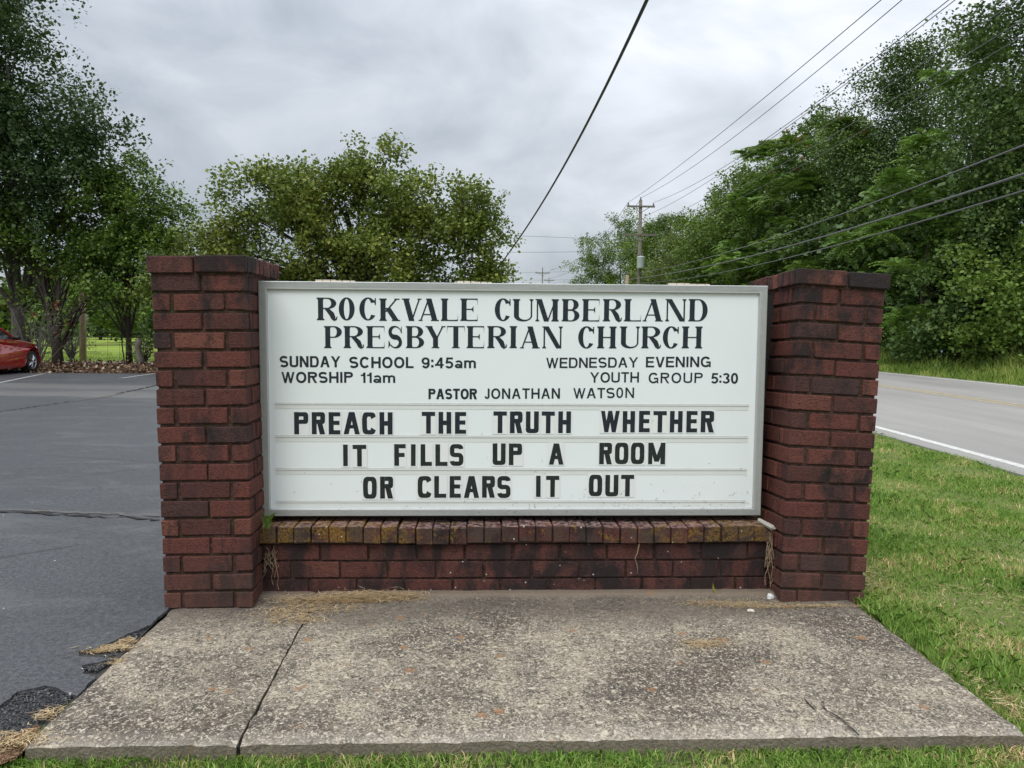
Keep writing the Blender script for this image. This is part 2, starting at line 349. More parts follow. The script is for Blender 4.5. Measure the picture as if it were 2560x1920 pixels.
MAT['leaf_red'] = island_mat('red_seed_heads', [(0, (.16, .035, .02)), (1, (.28, .075, .045))], .7, .1, .2)
MAT['litter'] = island_mat('fallen_leaves', [(0, (.045, .025, .015)), (.5, (.13, .075, .045)), (.85, (.26, .17, .11)), (1, (.45, .36, .27))], .8, .05)
def bark(name, a, b):
    m = M(name, .9, .15); n = m.noise(m.pos((1, 1, .25)), 14, 5, .65); m.set('Base Color', m.ramp(n, [(.3, a), (.7, b)])); m.bump(n, .9, .02); return m.m
MAT['bark'] = bark('brown_bark', (.030, .024, .019), (.085, .070, .058)); MAT['bark_grey'] = bark('grey_bark', (.07, .063, .055), (.17, .155, .135))
MAT['pole'] = bark('weathered_pole_wood', (.11, .10, .085), (.21, .19, .16)); MAT['tanpole'] = bark('pale_new_wood', (.22, .16, .10), (.36, .28, .19))
MAT['wire'] = plain('wire_conductor', (.12, .12, .125), .5, .4, .3); MAT['cable'] = plain('black_service_cable', (.020, .018, .022), .5)
MAT['white'] = plain('white_road_paint', (.52, .51, .48), .8, var=.5, scale=25.); MAT['faded'] = plain('faded_bay_paint', (.27, .27, .26), .8, var=.5, scale=12.); MAT['yellow'] = plain('yellow_road_paint', (.36, .30, .18), .8, var=.35, scale=6.)

# ------------------------------------------------------------------ the ground and what is laid on it
SX0, SX1, SY0, SY1 = .03, 2.945, -1.04, .62
def drop(x, y):                                   # the lot and the field fall gently away from the sign
    return .0150*np.clip(np.asarray(y, float)-1.0, 0, 38)*np.clip((2.5-np.asarray(x, float))/3., 0, 1)
def gh(x, y):                                     # lawn height: the slab stands proud only at its front
    f = np.clip((-.55-y)/.5, 0, 1)
    base = -.012-.042*f
    far = np.clip((np.hypot(x-1.3, y)-6)/12, 0, 1)
    return base-.02*far-drop(x, y)
def ground():
    xs = np.concatenate([np.linspace(-900, -40, 16), np.linspace(-36, -4, 14), np.linspace(-3, 8, 111), np.linspace(9, 36, 14), np.linspace(40, 900, 16)])
    ys = np.concatenate([np.linspace(-300, -20, 8), np.linspace(-15, -3, 6), np.linspace(-2.5, 8, 106), np.linspace(9, 60, 18), np.linspace(80, 1500, 20)])
    X, Y = np.meshgrid(xs, ys); Z = gh(X, Y)
    near = (np.abs(X-1.5) < 7) & (np.abs(Y) < 9)
    Z = Z + near*(rng.normal(0, .0025, X.shape))
    under = (X < .95) & (Y > -.62) & (Y < 19.0) | (X < -.72) & (Y > -1.3) & (Y < 19.0); Z = np.where(under, Z-.09, Z)
    Z = np.where((X > -.9) & (X < .2) & (Y > -1.35) & (Y < -.2), -.034-.03*np.clip((-1.05-Y)/.2, 0, 1), Z)
    inside = (X > SX0-.05) & (X < SX1+.02) & (Y > SY0+.02) & (Y < .6); Z = np.where(inside, -.11, Z)
    nx = len(xs); V = np.stack([X.ravel(), Y.ravel(), Z.ravel()], 1)
    F = [(j*nx+i, j*nx+i+1, (j+1)*nx+i+1, (j+1)*nx+i) for j in range(len(ys)-1) for i in range(nx-1)]
    return tag(obj('ground', mesh('ground', V, F, MAT['soil'], True)), kind='structure')
ground()

def g2(px, py, z=0.):
    d = at(px, py, 1.)-CAM; zz = z
    for _ in range(6): t = (zz-CAM[2])/d[2]; q = CAM+d*t; zz = z-float(drop(q[0], q[1]))
    return tuple(q[:2])
# parking lot left of the sign: a sheet with a ragged broken edge along the slab
def lot():
    edge = []                                    # near edge from the bottom-left up along the slab to the pier
    cr = lambda u, v: g2(u/2.676/K, (1300+v/2.676)/K, -.01)
    pts = [(-6.0, -2.4), (-1.6, -1.25)]+[cr(*q) for q in [(0, 1250), (120, 1165), (290, 1130), (400, 1145), (505, 1190), (640, 1078), (560, 1052), (548, 1005), (640, 985), (765, 962), (560, 948), (500, 912), (650, 885), (760, 845), (860, 790), (1000, 735)]]+[(.024, -.2), (.022, 0.), (.02, .3), (.02, .7), (.9, 1.3), (.95, 18.9)]
    for (a, b), (c, d) in zip(pts[:-1], pts[1:]):
        L = math.hypot(c-a, d-b); n = max(1, int(L/.02)) if L < 1.5 else 4
        for k in range(n):
            t = k/n; j = .005 if L < 1.2 and b < .0 else 0
            edge.append((a+(c-a)*t+random.uniform(-j, j), b+(d-b)*t+random.uniform(-j, j)))
    edge.append(pts[-1])
    far = [(-46, 20.7), (-46, -9.)]
    poly = edge+far; zt = -.004
    import bmesh
    bm = bmesh.new(); vs_ = [bm.verts.new((x, y, zt-.022*max(0, min(1, (-.5-y)/.5)) )) for x, y in poly]
    f = bm.faces.new(vs_); bmesh.ops.recalc_face_normals(bm, faces=[f])
    if f.normal.z < 0: f.normal_flip()
    r = bmesh.ops.extrude_face_region(bm, geom=[f]); 
    for v in [g for g in r['geom'] if isinstance(g, bmesh.types.BMVert)]: v.co.z += .012
    for yy in (1., 2.5, 5., 9., 14.):
        bmesh.ops.bisect_plane(bm, geom=bm.verts[:]+bm.edges[:]+bm.faces[:], plane_co=(0, yy, 0), plane_no=(0, 1, 0))
    for xx in (-.5, 0.):
        bmesh.ops.bisect_plane(bm, geom=bm.verts[:]+bm.edges[:]+bm.faces[:], plane_co=(xx, 0, 0), plane_no=(1, 0, 0))
    for v in bm.verts: v.co.z -= float(drop(v.co.x, v.co.y))
    bmesh.ops.triangulate(bm, faces=bm.faces[:])
    me = bpy.data.meshes.new('parking_lot'); bm.to_mesh(me); me.materials.append(MAT['asphalt'])
    return tag(obj('parking_lot', me), kind='structure')
LOT = lot()
def strip(name, pts, w, z, mat, parent=None, rag=0.):
    jw = np.clip(1+rng.normal(0, rag, len(pts)), .15, 2.2) if rag else np.ones(len(pts))
    V = []; F = []
    for i, p in enumerate(pts):
        a = np.array(pts[min(i+1, len(pts)-1)][:2])-np.array(pts[max(i-1, 0)][:2]); a = a/np.linalg.norm(a); n = np.array([-a[1], a[0]])*w/2
        w_ = w*jw[i]; n = n/w*w_ if w else n; dz = float(drop(p[0], p[1])); V += [(p[0]+n[0], p[1]+n[1], z-dz), (p[0]-n[0], p[1]-n[1], z-dz)]
        if i: F.append((2*i-2, 2*i-1, 2*i+1, 2*i))
    return obj(name, mesh(name, V, F, mat), parent)
zlot = .009
for a, b, w in [((-30, 834), (95, 808), .10), ((262, 818), (345, 806), .11), ((0, 835), (330, 835), .0)]:
    if w: 
        P0, P1 = np.array(g2(*a)), np.array(g2(*b)); strip('bay_line', [tuple(P0+(P1-P0)*t) for t in (0, .33, .66, 1)], w, zlot+.004, MAT['faded'], LOT)
# crack filled with grit, and the tar seam low on the left
MAT['lot_base'] = plain('exposed_base_course', (.05, .047, .044), .95, var=.9, scale=120, bump=1.)
MAT['crack'] = plain('crack_grime', (.022, .020, .018), .95, var=.4, scale=30)
MAT['grit'] = plain('crack_grit', (.12, .112, .095), .95, var=.4, scale=30)
def crack(pix, w, mat, parent, z, name='crack', jit=.02):
    P = [np.array(g2(*p)) for p in pix]; pts = []
    for a, b in zip(P[:-1], P[1:]):
        n = max(2, int(np.linalg.norm(b-a)/.05))
        for k in range(n): pts.append(tuple(a+(b-a)*k/n+rng.normal(0, jit, 2)))
    pts.append(tuple(P[-1])); o = strip(name, pts, w, z, mat, parent, .45); return o
crack([(-20, 893), (60, 882), (150, 869)], .03, MAT['crack'], LOT, zlot+.004)
crack([(150, 869), (230, 858), (270, 850)], .05, MAT['grit'], LOT, zlot+.004)
crack([(255, 851), (300, 842), (345, 832)], .05, MAT['crack'], LOT, zlot+.004)
crack([(-20, 1108), (100, 1112), (200, 1119), (345, 1127)], .028, MAT['crack'], LOT, zlot+.004)
crack([(0, 1105), (200, 1112), (345, 1119)], .018, MAT['grit'], LOT, zlot+.008, jit=.012)

# concrete slab in front of the sign, two pours with an open joint, ragged lip
slab = tag(empty('concrete_slab', (0, 0, 0)), kind='structure')
def slab_panel(x0a, x0b, x1a, x1b, y0, y1, seed):
    r = np.random.default_rng(seed); nx = max(8, int((x1a-x0a)/.03)); ny = 40
    V = []; 
    ys = np.linspace(y0, y1, ny); jl = r.normal(0, .0022, ny); jr = r.normal(0, .0022, ny); jf = r.normal(0, .003, nx)
    for j, y in enumerate(ys):
        t = (y-y0)/(y1-y0); a = x0a+(x0b-x0a)*t+jl[j]; b = x1a+(x1b-x1a)*t+jr[j]
        for i in range(nx):
            x = a+(b-a)*i/(nx-1); yy = y+(jf[i] if j == 0 else 0)
            z = .006*math.exp(-((y-.13)/.05)**2)*4 + r.normal(0, .0006)
            if j == 0: z -= .010
            if i in (0, nx-1): z -= .006
            V.append((x, yy, z))
    F = [(j*nx+i, j*nx+i+1, (j+1)*nx+i+1, (j+1)*nx+i) for j in range(ny-1) for i in range(nx-1)]
    ring = [i for i in range(nx)]+[j*nx+nx-1 for j in range(1, ny)]+[(ny-1)*nx+i for i in range(nx-2, -1, -1)]+[j*nx for j in range(ny-2, 0, -1)]
    n0 = len(V)
    for i in ring: V.append((V[i][0], V[i][1]-(.004 if V[i][1] < y0+.02 else 0), -.13))
    m = len(ring)
    F += [(ring[(k+1) % m], ring[k], n0+k, n0+(k+1) % m) for k in range(m)]
    return obj('slab_panel', mesh('slab_panel', V, F, MAT['concrete'], False), slab)
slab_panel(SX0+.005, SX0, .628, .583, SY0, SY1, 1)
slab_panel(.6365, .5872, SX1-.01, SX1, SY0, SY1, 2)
MB().box(.57, .66, SY0+.01, SY1-.02, -.12, -.022).build('joint_filler', MAT['crack'], slab)
def zcrack(pix, w, name):
    return crack(pix, w, MAT['crack'], slab, .0045, name, .006)
zcrack([(1775, 1530), (1805, 1552), (1832, 1566), (1856, 1592)], .007, 'crack')
zcrack([(1690, 1505), (1735, 1512), (1760, 1535)], .004, 'crack')

# road at the right, seen past the pier
ctr = [(8.1, -40), (8.1, -10), (8.1, 0), (8.05, 7), (7.98, 11), (7.8, 14.5), (7.4, 18), (6.6, 23), (5.2, 30), (2.6, 42), (-1.5, 60), (-8, 85), (-22, 130), (-60, 230)]
def offs(o, step=1):
    P = [np.array(flat(*c)[:2]) for c in ctr]; out = []
    for i in range(len(P)-1):
        for k in range(6): out.append(P[i]+(P[i+1]-P[i])*k/6)
    out.append(P[-1]); Q = []
    for i in range(len(out)):
        a = out[min(i+1, len(out)-1)]-out[max(i-1, 0)]; a /= np.linalg.norm(a); Q.append(tuple(out[i]+np.array([a[1], -a[0]])*o))
    for _ in range(3): Q = [Q[0]]+[tuple((np.array(Q[i-1])+2*np.array(Q[i])+np.array(Q[i+1]))/4) for i in range(1, len(Q)-1)]+[Q[-1]]
    return Q
ROADZ = -.006
def ribbon(name, o0, o1, z, mat, parent=None):
    A = offs(o0); B = offs(o1); V = []; F = []
    for i, (a, b) in enumerate(zip(A, B)):
        V += [(a[0], a[1], z), (b[0], b[1], z)]
        if i: F.append((2*i-2, 2*i-1, 2*i+1, 2*i))
    n = len(V)
    V += [(v[0], v[1], z-.08) for v in V[:n]]
    F += [(2*i, 2*i-2, n+2*i-2, n+2*i) for i in range(1, n//2)]+[(2*i-1, 2*i+1, n+2*i+1, n+2*i-1) for i in range(1, n//2)]
    return obj(name, mesh(name, V, F, mat), parent)
ROAD = tag(ribbon('road', -3.88, 3.2, ROADZ+.012, MAT['road']), kind='structure')
ribbon('edge_line', -3.68, -3.58, ROADZ+.017, MAT['white'], ROAD); ribbon('edge_line', 2.85, 2.93, ROADZ+.017, MAT['white'], ROAD)
ribbon('centre_line', -.16, -.07, ROADZ+.017, MAT['yellow'], ROAD); ribbon('centre_line', .05, .14, ROADZ+.017, MAT['yellow'], ROAD)
# gravel path beyond the fence on the left
MAT['gravel'] = plain('pale_gravel', (.30, .31, .31), .95, var=.25, scale=3.)
tag(strip('gravel_path', [tuple(flat(l, 30.4+.0*l)[:2]) for l in np.linspace(-60, -6, 8)], 1.5, .004, MAT['gravel']), kind='structure')

# ------------------------------------------------------------------ bricks
def brick_mesh(L, D, H, mat, seed, ch=.004, j=.0016):
    r = random.Random(seed); V = []; F = []
    def q(): return r.uniform(-j, j)
    c = ch
    # 24-vert chamfered box
    idx = {}
    for sx in (-1, 1):
        for sy in (-1, 1):
            for sz in (-1, 1):
                jx, jy, jz = q(), q(), q()
                for ax in range(3):
                    p = [sx*L/2+jx, sy*D/2+jy, sz*H/2+jz]
                    for k, s_ in enumerate((sx, sy, sz)):
                        if k != ax: p[k] -= s_*c*r.uniform(.5, 1.3)
                    idx[(sx, sy, sz, ax)] = len(V); V.append(tuple(p))
    def face(l):
        F.append(tuple(l))
    for ax in range(3):
        o = [k for k in range(3) if k != ax]
        for s_ in (-1, 1):
            ring = []
            for u, v in ((-1, -1), (1, -1), (1, 1), (-1, 1)):
                t = [0, 0, 0]; t[ax] = s_; t[o[0]] = u; t[o[1]] = v; ring.append(idx[(t[0], t[1], t[2], ax)])
            face(ring)
    for ax in range(3):                     # edges parallel to axis ax
        o = [k for k in range(3) if k != ax]
        for u in (-1, 1):
            for v in (-1, 1):
                t0 = [0, 0, 0]; t0[o[0]] = u; t0[o[1]] = v; t1 = list(t0); t0[ax] = -1; t1[ax] = 1
                face([idx[(*t0, o[0])], idx[(*t1, o[0])], idx[(*t1, o[1])], idx[(*t0, o[1])]])
    for sx in (-1, 1):
        for sy in (-1, 1):
            for sz in (-1, 1): face([idx[(sx, sy, sz, k)] for k in range(3)])
    import bmesh
    me = bpy.data.meshes.new('brick'); me.from_pydata(V, [], F)
    bm = bmesh.new(); bm.from_mesh(me); bmesh.ops.recalc_face_normals(bm, faces=bm.faces[:]); bm.to_mesh(me); bm.free()
    me.materials.append(mat); return me
BC = {}
def brick(parent, x0, x1, y0, y1, z0, z1, mat='brick', tilt=.006, name='brick', ch=.004):
    L, D, H = round(x1-x0, 3), round(y1-y0, 3), round(z1-z0, 3); v = random.randrange(4); k = (L, D, H, mat, v)
    if k not in BC: BC[k] = brick_mesh(L, D, H, MAT[mat], hash(k) & 0xffff, ch)
    j = .0016
    return obj(name, BC[k], parent, ((x0+x1)/2+random.uniform(-j, j), (y0+y1)/2+random.uniform(-j, j), (z0+z1)/2+random.uniform(-j, j)*.6),
               (random.uniform(-tilt, tilt)*.5, random.uniform(-tilt, tilt)*.6, random.uniform(-tilt, tilt)))
PI_, BH, TH = .0775, .0655, .068
def pier(name, label, W, D, mirror, loc, rot, inner):
    t = tag(empty(name, loc, rot), label, 'brick pillar', 'brick pillars at the ends of the sign')
    def X(a, b): return (W-b, W-a) if mirror else (a, b)
    j = .0125
    MB().box(.009, W-.009, .009, D-.009, -.10, 18*PI_-.004).build('mortar', MAT['mortar'], t)
    for i in range(18):
        z0 = (17-i)*PI_; z1 = z0+BH
        if i == 17: z0 -= 0
        if i % 2 == 0:     # A: full stretcher at the outer end, cut brick at the inner
            a, b = X(0, .1925); brick(t, a, b, 0, TH, z0, z1)
            a, b = X(.204, W); brick(t, a, b, 0, TH, z0, z1)
            for a, b in (X(0, TH), X(W-TH, W)):
                for y0, y1 in ((TH+.011, TH+.045), (TH+.056, TH+.25), (TH+.262, D-TH-.011)): brick(t, a, b, y0, y1, z0, z1)
            a, b = X(0, .1925); brick(t, a, b, D-TH, D, z0, z1); a, b = X(.204, W); brick(t, a, b, D-TH, D, z0, z1)
        else:
            for a, b in (X(0, TH), X(W-TH, W)):
                for y0, y1 in ((0, .199), (.211, .408), (.42, D)): brick(t, a, b, y0, y1, z0, z1)
            a, b = X(TH+.015, W-TH-.015); brick(t, a, b, 0, TH, z0, z1); brick(t, a, b, D-TH, D, z0, z1)
    # cap: stretchers across the front, bricks on edge along both sides, oversailing by 13 mm
    zc = 18*PI_-.002; hc = .0665; o = .014; w3 = W+2*o; n = 8; d0 = -o; d1 = D+o
    MB().box(.0, W, .0, D, zc-.012, zc+hc-.008).build('mortar', MAT['mortar'], t)
    xm = W/2+(.018 if mirror else -.01)
    for a, b in ((-o, xm-.005), (xm+.005, W+o)): brick(t, a, b, d0, d0+.03, zc, zc+hc); brick(t, a, b, d1-.03, d1, zc, zc+hc)
    st = (d1-d0-.034*2)/n
    for k in range(n):
        y0 = d0+.034+k*st
        brick(t, -o, W*.48, y0+.003, y0+st-.004, zc, zc+hc+random.uniform(-.002, .001)); brick(t, W*.52, W+o, y0+.003, y0+st-.004, zc, zc+hc+random.uniform(-.002, .001))
    return t
pier('brick_pillar', 'upright brick pillar at the parking lot end of the sign, soot-stained under its cap', .3663, .49, False, (.001, 0, 0), (0, -.0125, 0), 1)
pier('brick_pillar', 'leaning brick pillar at the road end of the sign, tilted away from it', .3792, .52, True, (2.6167, .0326, -.0125), (-.0476, .0502, .0351), 0)

wall = tag(empty('low_brick_wall', (.36, .15, 0)), 'low brick wall with a lichen-covered ledge under the sign, between the two pillars', 'brick wall')
WL = 2.245
MB().box(-.02, WL-.012, .010, .24, -.10, .236).build('mortar', MAT['mortar'], wall)
for r_, z0 in enumerate((0., .0795, .159)):
    x = [0., -.075, -.16][r_]; first = True
    while x < WL-.02:
        a = max(x, -.015); b = min(x+.199, WL); sag = -.012*(1-abs(2*(a+b)/2/WL-1)**2)+.012
        if b-a > .03: brick(wall, a, b, 0, .09, z0+(0 if z0 else -.01), z0+.0695, 'wbrick', .004, ch=.003)
        x += .2105
n = 30; st = (WL+.0)/n
for k in range(n):
    x0 = k*st+random.uniform(-.001, .001); dz = random.uniform(-.002, .002)+.0035*math.sin(k*.5); dy = random.uniform(-.004, .003)
    brick(wall, x0+.0022, x0+st-.0030, -.026+dy, .17, .2405+dz, .3115+dz, 'rowlock', .006, ch=.0035)
MB().box(0., WL, -.012, .2, .236, .300).build('mortar', MAT['mortar'], wall)

# ------------------------------------------------------------------ the sign cabinet
X0, X1, Z0, Z1, YS = .3518, 2.5818, .342, 1.3735, .2
sign = tag(empty('church_sign', (0, 0, 0)), 'white changeable-letter church sign board in a silver frame between the brick pillars', 'sign')
MB().box(X0+.004, X1-.004, YS+.03, YS+.24, Z0+.004, Z1-.004).build('cabinet', MAT['alu_v'], sign)
FW = .036
MB().box(X0+.03, X1-.03, YS+.10, YS+.15, .3005, Z0+.002).build('dark_gap_rail', MAT['dark'], sign)  # dark rail added under the cabinet to make the gap read black
for xa, xb in ((.330, X0+.003), (X1-.003, 2.70)): MB().box(xa, xb, YS+.17, YS+.19, Z0+.05, Z1-.03).build('dark_gap_rail', MAT['dark'], sign)  # dark strips added beside the cabinet so the side gaps read black
def frame_bar(ax, u0, u1, v_out, v_in, mat):
    # ribbed extrusion with mitred ends; v goes from the outer to the inner edge
    prof = [(0, .03), (0, .002), (.06, 0)]
    for k in range(5):
        a = .10+k*.14; prof += [(a, 0), (a+.015, .0018), (a+.045, .0018), (a+.06, 0)]
    prof += [(.84, 0), (.90, .0), (1, .004), (1, .016)]
    V = []; F = []; m = len(prof); sgn = 1 if v_in > v_out else -1
    for e, (u, s_) in enumerate(((u0, 1), (u1, -1))):
        for t, d in prof:
            v = v_out+(v_in-v_out)*t; uu = u+s_*abs(v_in-v_out)*t; y = YS+d
            V.append((uu, y, v) if ax == 'x' else (v, y, uu))
    F = [(k, k+1, m+k+1, m+k) for k in range(m-1)]
    o = obj('frame_bar', mesh('frame_bar', V, F, mat), sign)
    return o
frame_bar('x', X0, X1, Z1, Z1-FW, MAT['alu_h']); frame_bar('x', X0, X1, Z0, Z0+FW*.9, MAT['alu_h'])
frame_bar('z', Z0, Z1, X0, X0+FW, MAT['alu_v']); frame_bar('z', Z0, Z1, X1, X1-FW, MAT['alu_v'])
MB().box(X0+FW-.004, X1-FW+.004, YS+.014, YS+.022, Z0+.028, Z1-FW+.004).build('face_panel', MAT['panel'], sign)
YP = YS+.014
def sp_(px, py, y=YP):                    # photo position on the sign face, in metres
    d = at(px, py, 1.)-CAM; t = (y-CAM[1])/d[1]; p = CAM+d*t; return p[0], p[2]
MAT['hinge'] = plain('cream_perforated_hinge', (.60, .52, .42), .6, var=.2, scale=40)
for a, b in ((680, 765), (988, 1062), (1447, 1535)):
    xa = sp_(a, 612, YS)[0]; xb = sp_(b, 612, YS)[0]; mb = MB(); xm = (xa+xb)/2
    for q0, q1, h in ((xa, xm, .009), (xm, xb, .006)):
        nseg = 5; w_ = (q1-q0)/nseg
        for k in range(nseg): mb.box(q0+k*w_, q0+(k+(.72 if k % 2 else 1))*w_, YS+.012, YS+.035, Z1, Z1+h)
    mb.build('hinge', MAT['hinge'], sign)

# lettering: strokes as thin raised strips
def arc(cx, cy, rx, ry, a0, a1, n=18, e=1.0):
    out = []
    for k in range(n+1):
        a = R(a0+(a1-a0)*k/n); c, s = math.cos(a), math.sin(a)
        out.append((cx+rx*math.copysign(abs(c)**e, c), cy+ry*math.copysign(abs(s)**e, s)))
    return out
def quad(*p): return ([p[0], p[1]], [p[3], p[2]])
def rect(x0, x1, y0, y1): return ([(x0, y0), (x1, y0)], [(x0, y1), (x1, y1)])
def line(p, q, w, horiz=True):            # diagonal stroke with flat horizontal ends
    h = w/2; return ([(p[0]-h, p[1]), (q[0]-h, q[1])], [(p[0]+h, p[1]), (q[0]+h, q[1])])
def along(pts, ws):
    A = []; B = []
    for i, p in enumerate(pts):
        a, b = pts[max(i-1, 0)], pts[min(i+1, len(pts)-1)]; dx, dy = b[0]-a[0], b[1]-a[1]; l = math.hypot(dx, dy) or 1
        w = ws[i] if isinstance(ws, list) else ws; A.append((p[0]-dy/l*w/2, p[1]+dx/l*w/2)); B.append((p[0]+dy/l*w/2, p[1]-dx/l*w/2))
    return (A, B)
def glyph(ch, W, T, t, serif, e):
    S = []; s = .055 if serif else 0; hs = t
    lo, ro = s, W-s
    def stem(x, w=T, y0=0, y1=1, top=True, bot=True):
        S.append(rect(x, x+w, y0, y1))
        if serif:
            o = .055
            if bot and y0 == 0:
                S.append(rect(x-o, x+w+o, 0, hs)); S.append(quad((x-o*.5, hs), (x, hs*2.2), (x+w, hs*2.2), (x+w+o*.5, hs)))
            if top and y1 == 1:
                S.append(rect(x-o, x+w+o, 1-hs, 1)); S.append(quad((x-o*.5, 1-hs), (x, 1-hs*2.2), (x+w, 1-hs*2.2), (x+w+o*.5, 1-hs)))
    def bowl(x, y0, y1, xr):              # right-hand bowl
        cy, ry = (y0+y1)/2, (y1-y0)/2; th = t if serif else T*.9
        xc = x+(xr-x)*(.30 if serif else .45)
        S.append(([(x, y1)]+arc(xc, cy, xr-xc, ry, 90, -90, 16, e)+[(x, y0)], [(x, y1-th)]+arc(xc, cy, xr-xc-T, ry-th, 90, -90, 16, e)+[(x, y0+th)]))
    def arms(ys, lens, x):
        for y, l in zip(ys, lens):
            th = t if serif else T*.88
            y0 = 0 if y == 0 else (1-th if y == 1 else y-th/2); S.append(rect(x, x+l, y0, y0+th))
            if serif:
                if y == 1: S.append(([(x+l-.16, 1-t), (x+l, 1-t)], [(x+l-.02, 1-t*1.2), (x+l, .70)]))
                elif y == 0: S.append(([(x+l-.02, t*1.2), (x+l, .30)], [(x+l-.18, t), (x+l, t)]))
                else: S.append(quad((x+l-.09, y), (x+l, y+.14), (x+l, y-.14), (x+l-.09, y)))
    c_ = ch
    if c_ == 'I': stem((W-T)/2)
    elif c_ == 'H': stem(lo); stem(ro-T); S.append(rect(lo+T, ro-T, .5-(t if serif else T)/2, .5+(t if serif else T)/2))
    elif c_ in 'EFL':
        stem(lo); ys = {'E': (1, .52, 0), 'F': (1, .5), 'L': (0,)}[c_]; ln = {'E': (W-lo-T, (W-lo-T)*(.62 if serif else .9), W-lo-T), 'F': (W-lo-T, (W-lo-T)*.85), 'L': (W-lo-T,)}[c_]
        arms(ys, ln, lo+T)
    elif c_ in 'PRB':
        stem(lo, bot=True); mid = .47 if c_ == 'P' else (.5 if serif else .47)
        th = t if serif else T*.9
        bowl(lo+T, mid if c_ != 'B' else .5-th/2+.02, 1, W-(.03 if c_ == 'R' and serif else (0 if c_ != 'B' else .04)))
        if c_ == 'B': bowl(lo+T, 0, .5+th/2+.0, W)
        if c_ == 'R':
            if serif: S.append(along([(lo+T+.08, mid+.02), (lo+T+.20, mid-.04), (W-T*.95-.02, .27), (W-T*.72, .10), (W-.10, .02), (W-.03, .05), (W, .17)], [t*1.2, T*.75, T, T*.9, t*2.2, t*1.3, t*.7]))
            else: S.append(line((lo+T+(W-T)*.35, mid+.05), (W-T*.55, 0), T*1.08))
    elif c_ == 'D': stem(lo); bowl(lo+T, 0, 1, W)
    elif c_ in 'OC0GQ':
        th = t if serif else T*.92; a0, a1 = (0, 360) if c_ in 'O0' else ((36, 326) if serif else ((38, 322) if e > .8 else (22, 338)))
        S.append((arc(W/2, .5, W/2, .5+(.01 if e > .8 else 0), a0, a1, 40, e), arc(W/2, .5, W/2-T, .5-th, a0, a1, 40, e)))
        if c_ in 'CG' and serif: S.append(rect(W-.085, W-.035, .68, .98)); S.append(quad((W-.16, .86), (W-.05, .90), (W-.05, .66), (W-.09, .74)))
        if c_ == 'G': S.append(rect(W*.55, W, .38, .38+T*.85)); S.append(rect(W-T*.8, W, .0, .40))
    elif c_ == 'U':
        r2 = (t*1.3 if serif else T); th = t*1.5 if serif else T*.92; xc = W/2; ry = .26
        lo2, ro2 = (lo-.02, ro) if serif else (0, W)
        stem(lo2, T, ry, 1); stem(ro2-r2, r2, ry, 1)
        S.append((arc((lo2+ro2)/2, ry, (ro2-lo2)/2, ry, 180, 360, 20, e), arc((lo2+T+ro2-r2)/2, ry, (ro2-r2-lo2-T)/2, ry-th, 180, 360, 20, e)))
    elif c_ == 'M':
        l = t*1.2 if serif else T*.9
        stem(lo, l, top=False); stem(ro-T, T)
        S.append(line((lo+(T/2 if serif else l*.6), 1), (W/2-.03*serif, 0 if serif else .12), T if serif else T*.95)); S.append(line((ro-(T*.4), 1), (W/2+(.02 if serif else 0), 0 if serif else .12), t*1.2 if serif else T*.95))
        if serif: S.append(rect(lo-.055, lo+T*.7, 1-hs, 1))
    elif c_ == 'N':
        l = t*1.3 if serif else T
        stem(lo, l, top=False); stem(ro-l, l, bot=False); S.append(line((lo+T*.5, 1), (ro-T*.5, 0), T*(1.05 if serif else 1.12)))
        if serif: S.append(rect(lo-.055, lo+T*.7, 1-hs, 1))
    elif c_ in 'AV':
        w1, w2 = (t*1.3, T*1.08) if serif else (T*1.02, T*1.02)
        if c_ == 'V': w1, w2 = w2, w1
        y0, y1 = (0, 1) if c_ == 'A' else (1, 0); a = (W/2-(w2*.2 if serif and c_ == 'A' else (-w1*.15 if serif else T*.06)))
        xl = w1/2+(.055 if serif else 0); xr = W-w2/2-(.055 if serif else 0)
        S.append(line((xl, y0), (W/2-(.02 if not serif else 0), y1), w1)); S.append(line((xr, y0), (W/2+(.02 if not serif else 0), y1), w2))
        if c_ == 'A': S.append(rect(xl+(W/2-xl)*.32, xr-(xr-W/2)*.32, .26, .26+(t if serif else T*.75)))
        if serif:
            yy = (0, hs) if c_ == 'A' else (1-hs, 1)
            S.append(rect(xl-w1/2-.055, xl+w1/2+.055, *yy)); S.append(rect(xr-w2/2-.055, xr+w2/2+.055, *yy))
    elif c_ == 'W':
        w = T*.86; a = W*.30; b = W*.70
        S += [line((w/2, 1), (a, 0), w), line((W/2, 1), (a, 0), w), line((W/2, 1), (b, 0), w), line((W-w/2, 1), (b, 0), w)]
    elif c_ == 'K':
        stem(lo); S.append(line((ro-.09, 1), (lo+T, .40), t*1.6 if serif else T)); S.append(line((lo+T+.10, .58), (ro-T*.5, 0), T*1.15))
        if serif: S.append(rect(ro-.20, ro+.03, 1-hs, 1)); S.append(rect(ro-T-.09, ro+.055, 0, hs))
    elif c_ == 'Y':
        w = t*1.4 if serif else T
        S.append(line((T/2+(.04 if serif else 0), 1), (W/2, .44), T*1.08)); S.append(line((W-w/2-(.08 if serif else 0), 1), (W/2+(T*.25 if serif else 0), .44), w)); S.append(rect(W/2-T/2, W/2+T/2, 0, .47))
        if serif: S += [rect(0, T+.09, 1-hs, 1), rect(W-.19, W, 1-hs, 1), rect(W/2-T/2-.06, W/2+T/2+.06, 0, hs)]
    elif c_ == 'T':
        th = t if serif else T*.9; S.append(rect(W/2-T/2, W/2+T/2, 0, 1)); S.append(rect(0, W, 1-th, 1))
        if serif: S += [quad((0, .70), (0, 1-t), (.13, 1-t), (.02, .95)), quad((W, .70), (W, 1-t), (W-.13, 1-t), (W-.02, .95)), rect(W/2-T/2-.06, W/2+T/2+.06, 0, hs)]
    elif c_ == 'J':
